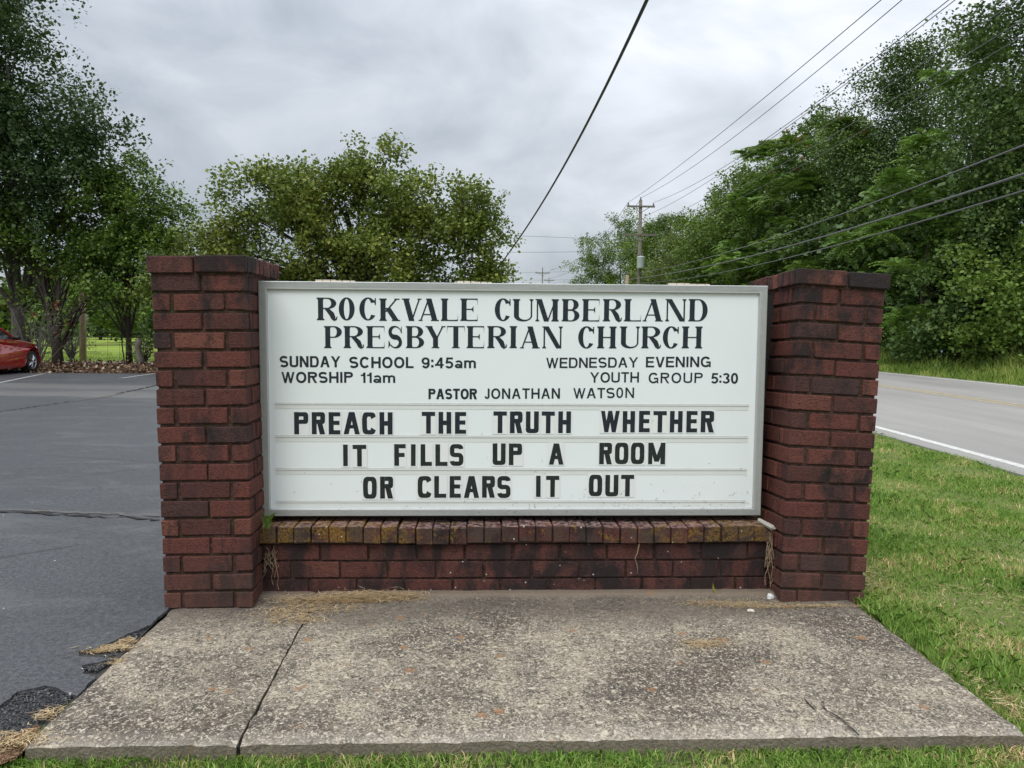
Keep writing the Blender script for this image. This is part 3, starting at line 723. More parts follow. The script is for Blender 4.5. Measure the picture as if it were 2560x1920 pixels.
        S.append(rect(W-T, W, .25, 1)); S.append((arc(W/2, .27, W/2, .27, 360, 185, 16, e), arc(W/2, .27, W/2-T, .27-T*.9, 360, 185, 16, e)))
    elif c_ == 'S':
        rx = (W-T*.95)/2; m = t if serif else T*.9; ry = (.5+.0-m/2)/2; n_ = 14
        top = arc(W/2, 1-m/2-ry, rx, ry, 28 if e > .8 else 8, 268, n_+8, e); bot = arc(W/2, m/2+ry, rx, ry, 92, -152 if e > .8 else -172, n_+8, e)
        pts = top+bot
        if not serif: ws = T*.95
        else:
            N_ = len(pts); ws = []
            for i in range(N_):
                u = i/(N_-1); ws.append(t+(T*1.05-t)*math.exp(-((u-.5)/.17)**2)+(T*.35)*math.exp(-((u-.24)/.09)**2)*1.0+(T*.35)*math.exp(-((u-.76)/.09)**2))
            S.append(quad((W-.12, .80), (W-.05, 1), (W-.04, .66), (W-.07, .68))); S.append(quad((.03, 0), (.04, .34), (.07, .32), (.13, .16)))
        S.append(along(pts, ws))
    elif c_ == '1': S.append(rect(W-T, W, 0, 1)); S.append(rect(0, W-T, .66, .66+T*.7)); S.append(quad((W-T*1.6, .70), (W-T, .96), (W-T, .66), (W-T*1.6, .66)))
    elif c_ == ':': S.append(rect(0, W, .08, .08+W)); S.append(rect(0, W, .58, .58+W))
    elif c_ == '4': S.append(rect(W-T*1.55, W-T*.55, 0, 1)); S.append(rect(0, W, .22, .22+T*.85)); S.append(line((T*.55, .26), (W-T*1.05, 1), T))
    elif c_ == '5':
        S.append(rect(W*.16, W*.94, 1-T*.88, 1)); S.append(line((W*.12+T*.2, .44), (W*.20+T*.35, 1), T*.9))
        S.append((arc(W*.48, .32, W*.52, .34, 135, -150, 24, 1), arc(W*.48, .32, W*.52-T, .34-T*.9, 135, -150, 24, 1)))
    elif c_ == '3':
        S.append((arc(W*.48, .735, W*.47, .265, 160, -90, 20, 1), arc(W*.48, .735, W*.47-T, .265-T*.85, 160, -90, 20, 1)))
        S.append((arc(W*.48, .285, W*.52, .285, 90, -160, 20, 1), arc(W*.48, .285, W*.52-T, .285-T*.85, 90, -160, 20, 1)))
    elif c_ == '9':
        S.append((arc(W/2, .67, W/2, .34, 0, 360, 28, 1), arc(W/2, .67, W/2-T, .34-T*.9, 0, 360, 28, 1)))
        S.append((arc(W/2, .40, W/2, .41, 25, -150, 20, 1), arc(W/2, .40, W/2-T, .41-T*.9, 25, -150, 20, 1)))
    elif c_ == 'a':
        S.append(rect(W-T, W-T*.1, 0, .52)); S.append((arc(W*.5, .50, W*.44, .235, 0, 165, 16, 1), arc(W*.5, .50, W*.44-T, .235-T*.85, 0, 165, 16, 1)))
        S.append((arc(W*.42, .20, W*.42, .21, 0, 360, 20, 1), arc(W*.42, .20, W*.42-T, .21-T*.85, 0, 360, 20, 1)))
    elif c_ == 'm':
        S.append(rect(0, T, 0, .72))
        for a, b in ((0, W*.5+T/2), (W*.5-T/2, W)):
            S.append((arc((a+b)/2, .50, (b-a)/2, .235, 0, 180, 14, 1), arc((a+b)/2, .50, (b-a)/2-T, .235-T*.85, 0, 180, 14, 1))); S.append(rect(b-T, b, 0, .51))
    return S
def letter(ch, xa, xb, zb, zt, T, t, serif, e, mat, parent, ybase, depth=.0009, wob=0., label=None, name='letter'):
    H = zt-zb; W = (xb-xa)/H; S = glyph(ch, W, T, t, serif, e); V = []; F = []
    for k, (A, B) in enumerate(S):
        yf = ybase-depth-k*.00004; n0 = len(V); m = len(A)
        for p in list(A)+list(B): V.append((p[0]*H+random.uniform(-wob, wob), yf, p[1]*H+random.uniform(-wob, wob)))
        F += [(n0+i, n0+i+1, n0+m+i+1, n0+m+i) for i in range(m-1)]
        n1 = len(V); ring = [n0+i for i in range(m)]+[n0+2*m-1-i for i in range(m)]
        for i in ring: V.append((V[i][0], ybase+.0002, V[i][2]))
        F += [(ring[i], ring[(i+1) % (2*m)], n1+(i+1) % (2*m), n1+i) for i in range(2*m)]
    o = obj(name, mesh(name, V, F, mat), parent, (xa, 0, zb))
    if label: o['label'] = label
    return o
def CA(u, v): return ((640+u/3.456)/K, (680+v/3.456)/K)
def CB(u, v): return ((1280+u/3.456)/K, (680+v/3.456)/K)
def CC(u, v): return ((640+u/3.456)/K, (1000+v/3.456)/K)
def CD(u, v): return ((1280+u/3.456)/K, (1000+v/3.456)/K)
def C8(u, v): return ((1040+u/3.687)/K, (930+v/3.687)/K)
def zof(m, u, v): return sp_(*m(u, v))[1]
def place(items, m, yt, yb, T, t, serif, e, mat, **k):
    for ch, a, b in items:
        xa = sp_(*m(a, (yt+yb)/2))[0]; xb = sp_(*m(b, (yt+yb)/2))[0]
        letter(ch, xa, xb, zof(m, (a+b)/2, yb), zof(m, (a+b)/2, yt), T, t, serif, e, mat, sign, YP, **k)
SER = dict(T=.225, t=.052, serif=True, e=1.0, mat=MAT['ink'])
place([('R', 525, 700), ('O', 715, 852), ('C', 893, 1043)], CA, 221, 417, **SER)
place([('K', 1065, 1245), ('V', 1260, 1430), ('A', 1405, 1580), ('L', 1597, 1745), ('E', 1765, 1915), ('C', 2063, 2206)], CA, 229, 423, **SER)
place([('U', 10, 185), ('M', 203, 405), ('B', 430, 583), ('E', 605, 755), ('R', 785, 947), ('L', 968, 1115), ('A', 1130, 1305), ('N', 1325, 1505), ('D', 1525, 1690)], CB, 234, 427, **SER)
place([('P', 588, 742), ('R', 757, 930), ('E', 953, 1110), ('S', 1138, 1268), ('B', 1295, 1452), ('Y', 1465, 1637), ('T', 1650, 1803), ('E', 1820, 1970), ('R', 1998, 2165), ('I', 2180, 2266)], CA, 467, 658, **SER)
place([('A', 70, 240), ('N', 262, 437), ('C', 572, 715), ('H', 735, 903), ('U', 935, 1103), ('R', 1118, 1285), ('C', 1303, 1446), ('H', 1467, 1645)], CB, 470, 660, **SER)
WD = dict(I=.28, J=.62, E=.92, L=.84, T=.92, W=1.42, M=1.25, O=1.12, G=1.12, C=1.08, D=1.02, U=1.0, N=1.02, H=1.02, A=1.08, Y=1.06, S=.98, R=1.0, P=.96, V=1.0)
WD.update({'1': .5, ':': .26, 'a': .86, 'm': 1.3, '0': .9, '3': .9, '4': .95, '5': .9, '9': .9, 'o': .9})
def text(s, m, a, b, yt, yb, T=.205, gap=.16, zero=False, spread=None):
    tot = sum(WD[c] for c in s)+gap*(len(s)-1); x = a; k = (b-a)/tot; it = []
    for c in s:
        it.append((c, x, x+WD[c]*k)); x += (WD[c]+gap)*k
    for ch, u0, u1 in it:
        f = (u0-a)/(b-a) if isinstance(yt, tuple) else 0
        y0, y1 = (yt[0]+(yt[1]-yt[0])*f, yb[0]+(yb[1]-yb[0])*f) if isinstance(yt, tuple) else (yt, yb)
        place([(ch, u0, u1)], m, y0, y1, T=T, t=T, serif=False, e=.92, mat=MAT['ink'])
text('SUNDAY', CA, 205, 728, (725, 728), (823, 823)); text('SCHOOL', CA, 806, 1362, (732, 735), (830, 830)); text('9:45am', CA, 1430, 1900, (738, 738), (832, 830))
text('WORSHIP', CA, 220, 838, (863, 863), (959, 957)); text('11am', CA, 905, 1203, (868, 868), (958, 957))
text('WEDNESDAY', CB, 295, 1088, (741, 736), (831, 824), .185); text('EVENING', CB, 1157, 1717, (733, 730), (824, 821), .195)
text('YOUTH', CB, 675, 1097, (866, 864), (956, 954), .175); text('GROUP', CB, 1180, 1648, (870, 870), (961, 958), .17, .26); text('5:30', CB, 1720, 1953, (873, 872), (962, 966), .2, .14)
text('PASTOR', C8, 115, 562, (154, 153), (251, 251), .22, .1); text('JONATHAN', C8, 632, 1327, (152, 149), (248, 245), .18, .2); text('WATS', C8, 1450, 1832, (148, 145), (244, 240), .18, .16)
place([('0', 1846, 1909), ('N', 1930, 2010)], C8, 143, 239, T=.16, t=.16, serif=False, e=.9, mat=MAT['ink'])

# letter tracks: clear rails across the lower half
xt0, xt1 = sp_(*CC(165, 60))[0], sp_(*CD(2042, 60))[0]
for ya, yb in ((33, 88), (313, 372), (597, 655), (876, 935)):
    za, zb = zof(CC, 1100, ya-8), zof(CC, 1100, yb-10); h = za-zb
    tr = MB().box(xt0, xt1, YP-.0012, YP+.0, zb, za-.003).build('letter_track', MAT['track'], sign)
    MB().box(xt0, xt1, YP-.0040, YP-.0012, za-h*.28, za-.0022).build('track_lip', MAT['track'], tr)
    MB().box(xt0, xt1, YP-.0034, YP-.0002, za-.0020, za-.0008).build('track_groove', MAT['track_dirt'], tr)
BL = dict(T=.215, t=.215, serif=False, e=.50)
words = [('PREACH', 'CCCCCC', [(330, 452), (482, 597), (628, 728), (757, 897), (917, 1037), (1067, 1180)], (104, 296)),
         ('THE', 'CCC', [(1433, 1548), (1577, 1687), (1720, 1815)], (102, 290)),
         ('TRUTH', 'CDDDD', [(2052, 2167), (-17, 92), (120, 232), (257, 370), (400, 510)], (98, 286)),
         ('WHETHER', 'DDDDDDD', [(768, 930), (957, 1063), (1098, 1192), (1222, 1337), (1365, 1475), (1508, 1602), (1633, 1747)], (94, 279)),
         ('IT', 'CC', [(753, 793), (835, 953)], (385, 572)), ('FILLS', 'CCCCC', [(1195, 1293), (1340, 1378), (1422, 1520), (1550, 1655), (1675, 1792)], (381, 568)),
         ('UP', 'CD', [(2045, 2157), (-27, 88)], (375, 562)), ('A', 'D', [(320, 447)], (375, 558)),
         ('ROOM', 'DDDD', [(755, 865), (890, 1007), (1028, 1145), (1178, 1325)], (368, 554)),
         ('OR', 'CC', [(925, 1043), (1072, 1185)], (661, 851)), ('CLEARS', 'CCCCCC', [(1397, 1518), (1540, 1645), (1673, 1770), (1797, 1928), (1953, 2065), (2085, 2200)], (656, 844)),
         ('IT', 'DD', [(208, 248), (295, 408)], (653, 836)), ('OUT', 'DDD', [(665, 780), (807, 920), (943, 1055)], (645, 831))]
ordn = ['first', 'second', 'third', 'fourth', 'fifth', 'sixth', 'seventh']
for w, ms, xs, (yt, yb) in words:
    line_no = 'top' if yt < 200 else ('middle' if yt < 500 else 'bottom')
    for i, (ch, mm, (a, b)) in enumerate(zip(w, ms, xs)):
        m = CC if mm == 'C' else CD
        yt_, yb_ = yt, yb
        xa, xb = sp_(*m(a, yt))[0], sp_(*m(b, yt))[0]; zb, zt = zof(m, (a+b)/2, yb_), zof(m, (a+b)/2, yt_)
        ca = xa-.0042-(.004 if ch == 'I' else 0); cb = xb+.0042+(.004 if ch == 'I' else 0)
        tl = MB().box(ca, cb, YP-.0022, YP-.0014, zb-.0045, zt+.0045).build('letter_card', MAT['tile'], sign)
        tl['label'] = f'clear card with the black capital {ch}, {ordn[i]} letter of {w} on the {line_no} line'
        dz = random.uniform(-.0006, .0006)
        letter(ch, xa, xb, zb+dz, zt+dz, BL['T'], BL['t'], False, BL['e'], MAT['ink'] if yt < 200 else MAT['ink2'], tl, YP-.0022, .0005, .0004)

V = []; _r = np.random.default_rng(77)
for k in range(170):
    u = _r.beta(3.2, 1.2) if k < 130 else _r.uniform(0, 1); x = X0+.05+(X1-X0-.09)*u; z = Z0+.012+abs(_r.normal(0, .045 if k < 120 else .2))*(.3+u); 
    a = _r.uniform(0, 3.14); l = _r.uniform(.002, .009); w = _r.uniform(.0004, .0011); y = (YP-.0045 if z > Z0+.034 else YS-.0006)
    ca, sa = math.cos(a), math.sin(a); V += [(x-ca*l, y, z-sa*l), (x-sa*w, y, z+ca*w), (x+ca*l, y, z+sa*l), (x+sa*w, y, z-ca*w)]
o = obj('grass_clipping', fast_mesh('grass_clipping', np.array(V), 4, MAT['track_dirt2']), sign); o['kind'] = 'stuff'
# ------------------------------------------------------------------ grass, straw, litter
def blades(name, P, h, w, mat, lean=.6, label=None, seed=0, flatten=None, parent=None, cat=None, kind='stuff'):
    r = np.random.default_rng(seed); n = len(P); az = r.uniform(0, 2*np.pi, n)
    d = np.stack([np.cos(az), np.sin(az), np.zeros(n)], 1); s = np.stack([-np.sin(az), np.cos(az), np.zeros(n)], 1)
    az2 = r.uniform(0, 2*np.pi, n); s = s*.3+np.stack([np.cos(az2), np.sin(az2), np.zeros(n)], 1)*.7
    h = h*r.uniform(.5, 1.25, n)[:, None]; w = (w*r.uniform(.6, 1.3, n))[:, None]; ln = (lean*r.uniform(.1, 1.3, n))[:, None]
    up = np.array([[0, 0, 1.]])
    if flatten is not None: up = up*flatten
    a = P; b = P+up*h*.6+d*h*.35*ln; c = P+up*h*(1-.25*ln)+d*h*ln
    V = np.stack([a-s*w*.5, a+s*w*.5, b+s*w*.42, c, b-s*w*.42], 1).reshape(-1, 3)
    o = obj(name, fast_mesh(name, V, 5, mat), parent)
    if label: tag(o, label, cat or 'grass', kind=kind)
    return o
def clump_filter(P, r, scale=3.2, keep=.6):
    n = np.sin(P[:, 0]*scale*2.1+np.cos(P[:, 1]*scale*1.7)*2)+np.sin(P[:, 1]*scale*2.7+1.3*np.sin(P[:, 0]*scale*3.1))
    return P[r.uniform(0, 1, len(P)) < keep+.25*n]
r = np.random.default_rng(5)
def rnd(n, x0, x1, y0, y1): return np.stack([r.uniform(x0, x1, n), r.uniform(y0, y1, n), np.zeros(n)], 1)
# front strip
P = np.concatenate([rnd(80000, -.35, 3.5, -1.62, SY0+.005), rnd(45000, -1.2, 6.2, -2.6, -1.62), rnd(16000, 3.5, 6.2, -1.62, SY0)]); P[:, 2] = gh(P[:, 0], P[:, 1])-.004; P = clump_filter(P, r, 4, .7)
blades('lawn_grass', P, .030, .0040, MAT['grass'], .95, 'short green mown grass along the front edge of the concrete slab', 1)
# right lawn, up to the road edge: thinning with distance
Ps = []
for y0, y1, dens in ((-1.6, 0, 21000), (0, 2, 15000), (2, 5, 8500), (5, 9, 3600), (9, 15, 1200)):
    xa, xb = 2.95, 6.2
    n = int((xb-xa)*(y1-y0)*dens); Q = rnd(n, xa, xb, y0, y1); Ps.append(Q)
P = np.concatenate(Ps)
lat = (P[:, :2]-CAM[:2])@HX[:2]; P = P[lat < 4.2]
P = P[(P[:, 0] > SX1-.005+.012*np.sin(P[:, 1]*23)+.01*np.sin(P[:, 1]*61)) | (P[:, 1] > .62)]
P[:, 2] = gh(P[:, 0], P[:, 1])-.004; P = clump_filter(P, r, 2.1, .74)
hh = .036+.012*np.sin(P[:, 0]*5+P[:, 1]*3)
blades('lawn_grass', P, hh[:, None], .0046, MAT['grass'], .85, 'green lawn grass between the leaning pillar, the slab and the road', 2)
_c = lambda u, v: g2(u/2.676/K, (1300+v/2.676)/K, -.03)
# straw: drifts against the wall, a tuft on the slab, thatch over the lawn, a few at the asphalt edge
def straw(name, label, spots, L=.05, w=.0016, zb=.003, seed=3, z0=0., up=.18, cat='dry grass'):
    r = np.random.default_rng(seed); V = []
    for cx, cy, sx, sy, n, hz in spots:
        c = np.stack([r.normal(cx, sx, n), r.normal(cy, sy, n), z0+zb+np.abs(r.normal(0, hz, n))], 1)
        az = r.uniform(0, np.pi*2, n); l = L*r.uniform(.3, 1.2, n)
        d = np.stack([np.cos(az), np.sin(az), r.uniform(-up, up, n)*.6], 1)*l[:, None]/2; s = np.stack([-np.sin(az), np.cos(az), np.zeros(n)], 1)*w*r.uniform(.6, 1.4, n)[:, None]
        bend = s*r.uniform(-3, 3, n)[:, None]
        c[:, 2] = np.maximum(c[:, 2], z0+np.abs(d[:, 2])+.0015)
        V += [np.stack([c-d, c-s/2+bend, c+d, c+s/2+bend], 1).reshape(-1, 3)]
    V = np.concatenate(V); o = obj(name, fast_mesh(name, V, 4, MAT['straw'])); tag(o, label, cat, kind='stuff'); return o
straw('dry_grass', 'drift of dry straw-coloured clippings against the foot of the low brick wall, beside the upright pillar', [(.62, .085, .10, .022, 1300, .009), (.84, .09, .09, .020, 2000, .014), (.97, .10, .06, .014, 700, .010), (.62, -.02, .10, .035, 260, .002), (.48, -.06, .05, .06, 130, .002), (.60, -.12, .05, .03, 130, .002)], L=.065, w=.0024)
straw('dry_grass', 'loose dry clippings on the concrete at the foot of the leaning pillar', [(2.32, .03, .10, .03, 330, .003), (2.47, .00, .09, .02, 330, .003), (2.72, -.02, .14, .012, 380, .003), (2.1, .09, .12, .012, 120, .002)], seed=4)
straw('dry_grass', 'small round tuft of orange-brown clippings out on the slab', [(2.16, -.40, .045, .022, 330, .003), (2.1, -.44, .10, .05, 45, .001)], L=.04, seed=5)
straw('dry_grass', 'stray straws scattered over the concrete slab', [(1.6, -.4, .7, .3, 140, .0), (2.4, -.3, .3, .2, 90, .0)], L=.03, seed=6)
straw('dry_grass', 'dead thatch lying in patches over the lawn at the right', [(3.25, -.35, .10, .10, 420, .012), (3.45, -.85, .13, .10, 600, .014), (3.15, .45, .06, .12, 500, .02), (3.6, .1, .2, .15, 350, .012), (3.3, -1.15, .15, .06, 300, .012), (3.02, -.75, .03, .2, 160, .006), (3.8, .9, .3, .3, 300, .01)], L=.07, w=.003, seed=7, z0=-.02)
straw('dry_grass', 'dead thatch between the green blades in front of the slab', [(x, -1.16+.05*math.sin(x*7), .14, .05, 130, .008) for x in np.linspace(-.2, 3.2, 14)], L=.05, w=.0026, seed=8, z0=-.07)
straw('dry_grass', 'yellow straw sprouting from the broken asphalt along the slab edge', [(*_c(620, 925), .045, .008, 330, .004), (*_c(740, 905), .040, .010, 380, .004), (*_c(840, 860), .025, .014, 200, .003), (*_c(690, 1000), .03, .010, 160, .002), (*_c(330, 1360), .02, .02, 70, .003), (*_c(120, 1540), .06, .025, 240, .004)], L=.05, w=.0026, seed=9, z0=-.004)
P = rnd(1500, 0, 1, 0, 1); tt = P[:, 0]; P = np.stack([SX0-.012-.02*P[:, 1]-.0*tt, -1.10+tt*.62, np.full(len(tt), -.04)], 1); P = P[(np.sin(P[:, 1]*31) > .1)]
blades('edge_grass', P, .030, .0028, MAT['grass'], 1.0, 'tiny grass tufts in the crack between slab and asphalt', 9)
P = rnd(60, .378, .41, .10, .15); P[:, 2] = .31
blades('grass_tuft', P, .075, .0018, MAT['grass'], .7, 'thin green grass tuft growing on the ledge beside the upright pillar', 10, cat='grass')
# broken rubble edge of the asphalt, lower left, and bare earth
MAT['earth'] = island_mat('reddish_crumbs', [(0, (.10, .055, .03)), (1, (.30, .19, .11))], .95, 0.)
MAT['rubble'] = island_mat('asphalt_crumbs', [(0, (.02, .021, .023)), (.8, (.07, .073, .078)), (1, (.16, .155, .14))], .6, 0.)
def crumbs(name, label, spots, size, mat, seed, z0=-.05, cat='rubble'):
    r = np.random.default_rng(seed); V = []
    for cx, cy, sx, sy, n in spots:
        c = np.stack([r.normal(cx, sx, n), r.normal(cy, sy, n), np.full(n, z0)+r.uniform(-.3, .5, n)*size], 1); c[:, 2] = -.001-.022*np.clip((-.5-c[:, 1])/.5, 0, 1)-.01*np.clip((-1.0-c[:, 1])/.2, 0, 1)+r.uniform(-.3, .5, n)*size; s = size*r.uniform(.3, 1.1, n)**1.5*1.4
        tet = r.normal(0, 1, (n, 4, 3)); tet /= np.linalg.norm(tet, axis=2, keepdims=True); tet = c[:, None]+tet*s[:, None, None]*np.array([1, 1, .6])
        for f in ((0, 1, 2), (0, 2, 3), (0, 3, 1), (1, 3, 2)): V.append(tet[:, f].reshape(-1, 3))
    V = np.concatenate(V); return tag(obj(name, fast_mesh(name, V, 3, mat)), label, cat, kind='stuff')
def zone(poly, n, seed):
    r = np.random.default_rng(seed); P = np.array([_c(*q) for q in poly]); c = P.mean(0); out = []
    for _ in range(n):
        i = r.integers(len(P)); a, b = P[i], P[(i+1) % len(P)]; u, v = r.uniform(0, 1), r.uniform(0, 1)**.5; q = c+(a+(b-a)*u-c)*v; out.append((q[0], q[1], .003, .003, 1))
    return out
crumbs('asphalt_rubble', 'broken crumbling asphalt where the lot meets the corner of the slab', zone([(500, 1195), (400, 1145), (290, 1130), (120, 1165), (-60, 1270), (-60, 1500), (60, 1500), (300, 1370), (440, 1260)], 6500, 3)+zone([(640, 1060), (550, 1040), (560, 1000), (770, 950), (720, 1010)], 1500, 4)+zone([(540, 940), (500, 912), (650, 885), (860, 790), (990, 740), (1000, 760), (800, 930)], 2600, 5), .0055, MAT['rubble'], 3, -.020)
crumbs('earth_crumbs', 'bare reddish earth beside the front left corner of the slab', zone([(-60, 1520), (150, 1430), (260, 1400), (220, 1500), (100, 1600), (-60, 1660)], 3800, 6), .005, MAT['earth'], 4, -.028, 'soil')
bp = [_c(*q) for q in [(1000, 735), (1010, 760), (520, 1230), (230, 1480), (-60, 1640), (-300, 1700), (-300, 1330), (0, 1230), (120, 1140), (290, 1110), (420, 1120), (500, 1000), (470, 900), (640, 860)]]
tag(obj('rubble_base', mesh('rubble_base', [(x, y, -.0035-.022*max(0, min(1, (-.5-y)/.5))) for x, y in bp], [tuple(range(len(bp)))[::-1]], MAT['lot_base'])), kind='structure')
# pebble and splinter by the leaning pillar
MAT['stone'] = plain('white_stone', (.62, .62, .60), .8, var=.2, scale=60., bump=.4)
def lump(name, label, cat, loc, s, mat, seed):
    import bmesh
    bm = bmesh.new(); bmesh.ops.create_icosphere(bm, subdivisions=2, radius=1); r = random.Random(seed)
    for v in bm.verts: v.co *= r.uniform(.75, 1.15); v.co.x *= s[0]; v.co.y *= s[1]; v.co.z *= s[2]
    me = bpy.data.meshes.new(name); bm.to_mesh(me); me.materials.append(mat); return tag(obj(name, me, None, loc), label, cat)
lump('pebble', 'small white stone on the slab in the corner by the leaning pillar', 'stone', (2.587, .07, .012), (.016, .012, .014), MAT['stone'], 1)
lump('pebble', 'flat pale stone among the clippings in front of the leaning pillar', 'stone', (2.45, -.075, .005), (.017, .012, .007), MAT['hinge'], 2)
sv = MB().tube([(2.553, .15, .335), (2.60, .105, .312), (2.612, .10, .306)], [.010, .012, .004], 6).build('wood_splinter', plain('bleached_wood', (.34, .32, .28), .85, var=.35, scale=60)); tag(sv, 'bleached wood splinter wedged between sign and leaning pillar', 'wood')
rt_ = MB()
rr = random.Random(4)
def root(x, z, dz, y=.135):
    p = [(x, y, z)]; 
    for k in range(6): p.append((p[-1][0]+rr.uniform(-.012, .010), y+rr.uniform(-.006, .004), p[-1][2]-dz/6))
    return p
MAT['root'] = plain('dry_stem', (.26, .19, .12), .9, var=.3)
o = MB().tube(root(2.02, .238, .14), [.003, .0028, .0025, .002, .0017, .0013, .0008], 5).build('dead_vine', MAT['root']); tag(o, 'dry twisted vine hanging down the low wall right of its middle', 'vine')
mb = MB(); 
for k in range(16): mb.tube(root(.395+rr.uniform(-.02, .04), .23-rr.uniform(0, .06), rr.uniform(.05, .15), .133), .0011, 4)
tag(mb.build('dead_vine', MAT['root']), 'tangle of thin dry stems hanging on the low wall beside the upright pillar', 'vine', kind='stuff')
mb = MB()
for k in range(14): mb.tube(root(2.598+rr.uniform(-.008, .010), .30-rr.uniform(0, .15), rr.uniform(.08, .16), .125), .0015, 4)
tag(mb.build('dead_vine', MAT['root']), 'dry stems filling the gap between low wall and leaning pillar', 'vine', kind='stuff')
lf = MB().add([(2.345, .11, .065), (2.352, .112, .040), (2.362, .10, .015), (2.352, .10, .018), (2.341, .108, .042)], [(0, 1, 2, 3, 4)]); tag(lf.build('fallen_leaf', MAT['leaf_gold']), 'curled orange leaf leaning on the foot of the low wall', 'leaf')

# ------------------------------------------------------------------ trees
def unit(v): return v/(np.linalg.norm(v, axis=-1, keepdims=True)+1e-9)
def leaves(centres, dirs, k, L, size, r, spread, droop=.3, narrow=.45):
    n = len(centres); s = r.uniform(0, 1, (n, k, 1)); p = centres[:, None]+dirs[:, None]*s*L+r.normal(0, spread, (n, k, 3))*(1.15-s*.6)
    a = unit(dirs[:, None]*.6+r.normal(0, .8, (n, k, 3))+np.array([0, 0, -droop])); b = unit(np.cross(a, unit(np.array([0, 0, 1.])+r.normal(0, .42, (n, k, 3)))))
    sz = size*r.uniform(.55, 1.3, (n, k, 1)); V = np.stack([p, p+a*sz*.45+b*sz*narrow, p+a*sz, p+a*sz*.45-b*sz*narrow], 2); return V.reshape(-1, 3)
def fronds(centres, dirs, k, L, size, r):
    # pinnate fronds: paired drooping leaflets along an arching rachis
    n = len(centres); az = r.uniform(0, 2*np.pi, (n, k)); d = unit(dirs[:, None]*.7+np.stack([np.cos(az), np.sin(az), r.uniform(-.1, .5, (n, k))], 2))
    Ls = L*r.uniform(.6, 1.2, (n, k, 1, 1)); q = 9; s = np.linspace(.18, 1, q)[None, None, :, None]
    p = centres[:, None, None]+d[:, :, None]*s*Ls+np.array([0, 0, -1.])*(s**2)*Ls*.45
    side = unit(np.cross(d, np.array([0, 0, 1.])))[:, :, None]
    out = []
    for sg in (-1, 1):
        a = unit(side*sg+d[:, :, None]*.45+np.array([0, 0, -.45])+r.normal(0, .12, p.shape)); sz = size*(1-.45*s)*np.ones_like(p[..., :1]); b = unit(d[:, :, None]+r.normal(0, .1, p.shape))
        V = np.stack([p, p+a*sz*.4+b*sz*.20, p+a*sz, p+a*sz*.4-b*sz*.20], 3); out.append(V.reshape(-1, 3))
    return np.concatenate(out)
def tree(name, label, base, lobes, mat, trunk_r, n_cl, k, size, L, spread, seed, barkm='bark', style='leaf', trunk_top=None, group=None, limbs=26, shell=.45, cat='tree', extra=None, fork=None, updir=.4, gappy=0., bough=13):
    r = np.random.default_rng(seed); base = np.array(base, float); t = tag(empty(name, tuple(base)), label, cat, group)
    lob = np.array(lobes, float); wgt = (lob[:, 3]*lob[:, 4]*lob[:, 5])**.67; wgt /= wgt.sum(); ci = r.choice(len(lob), n_cl, p=wgt)
    u = unit(r.normal(0, 1, (n_cl, 3))); rad = r.uniform(0, 1, (n_cl, 1))**shell
    # uneven outline: the radius swells and shrinks with direction
    ph = r.uniform(0, 6.28, 6); wob = 1+.13*np.sin(3*u[:, :1]*2+ph[0]+ci[:, None])+.12*np.sin(5*u[:, 2:]+ph[1]+ci[:, None]*2)+.08*np.sin(9*u[:, 1:2]+7*u[:, :1]+ph[2])
    c = lob[ci, :3]+u*rad*wob*lob[ci, 3:6]
    # foliage hangs in separate boughs: flattened sprays gathered round a few dozen centres
    nb = max(6, int(n_cl/bough)); bi = r.integers(0, nb, n_cl); br = (.30*np.minimum(lob[ci[:nb], 3], lob[ci[:nb], 5])**.7*r.uniform(.6, 1.5, nb))[:, None]
    ub = unit(r.normal(0, 1, (n_cl, 3))+np.array([0, 0, .35])); c = c[:nb][bi]+ub*r.uniform(0, 1, (n_cl, 1))**.5*br[bi]*np.array([1.25, 1.25, .62])+u[:nb][bi]*br[bi]*.25; u = unit(u[:nb][bi]*.6+ub); ci = ci[:nb][bi]
    if gappy:
        g = np.sin(c[:, 0]*2.1+ph[3])+np.sin(c[:, 2]*2.6+ph[4])+np.sin(c[:, 1]*1.9+ph[5]); keep = g < 1.6-gappy; c = c[keep]; u = u[keep]; ci = ci[keep]
    d = unit(u+r.normal(0, .35, c.shape)+np.array([0, 0, updir]))
    V = leaves(c, d, k, L, size, r, spread) if style == 'leaf' else fronds(c, d, k, L, size, r)
    obj('crown', fast_mesh('crown', V, 4, mat), t)
    mb = MB(); top = trunk_top if trunk_top is not None else float(lob[:, 2].max())*.8
    axis = [np.array([0, 0, -.1])]; cen = lob[:, :3].mean(0); n = 6
    stems = fork or [(0, 0)]
    for fx, fy in stems:
        ax = [np.array([0, 0, -.1])+np.array([fx, fy, 0])*.12]
        for i in range(1, n+1): tt = i/n; ax.append(np.array([fx*tt+cen[0]*tt**1.5*.6+r.normal(0, .03), fy*tt+cen[1]*tt**1.5*.5, top*tt]))
        rs = [trunk_r*(1.25 if i == 0 else (1-.80*i/n)) for i in range(n+1)]; mb.tube(ax, rs, 8)
        idx = r.choice(len(c), min(limbs, len(c)), replace=False)
        for q in idx:
            e = c[q]; i = int(np.clip((e[2]*.62/top)*n+r.integers(-1, 1), 1, n-1)); s = ax[i]; m1 = s+(e-s)*.5+np.array([0, 0, .10*np.linalg.norm(e-s)]); r0 = rs[i]*.38
            mb.tube([s, s*.55+m1*.45+r.normal(0, .05, 3), m1+r.normal(0, .06, 3), e*.6+m1*.4+r.normal(0, .06, 3), e], [r0, r0*.75, r0*.5, r0*.3, .008], 5, False)
    mb.build('trunk', MAT[barkm], t, True)
    if extra: extra(t, c, u, r)
    return t
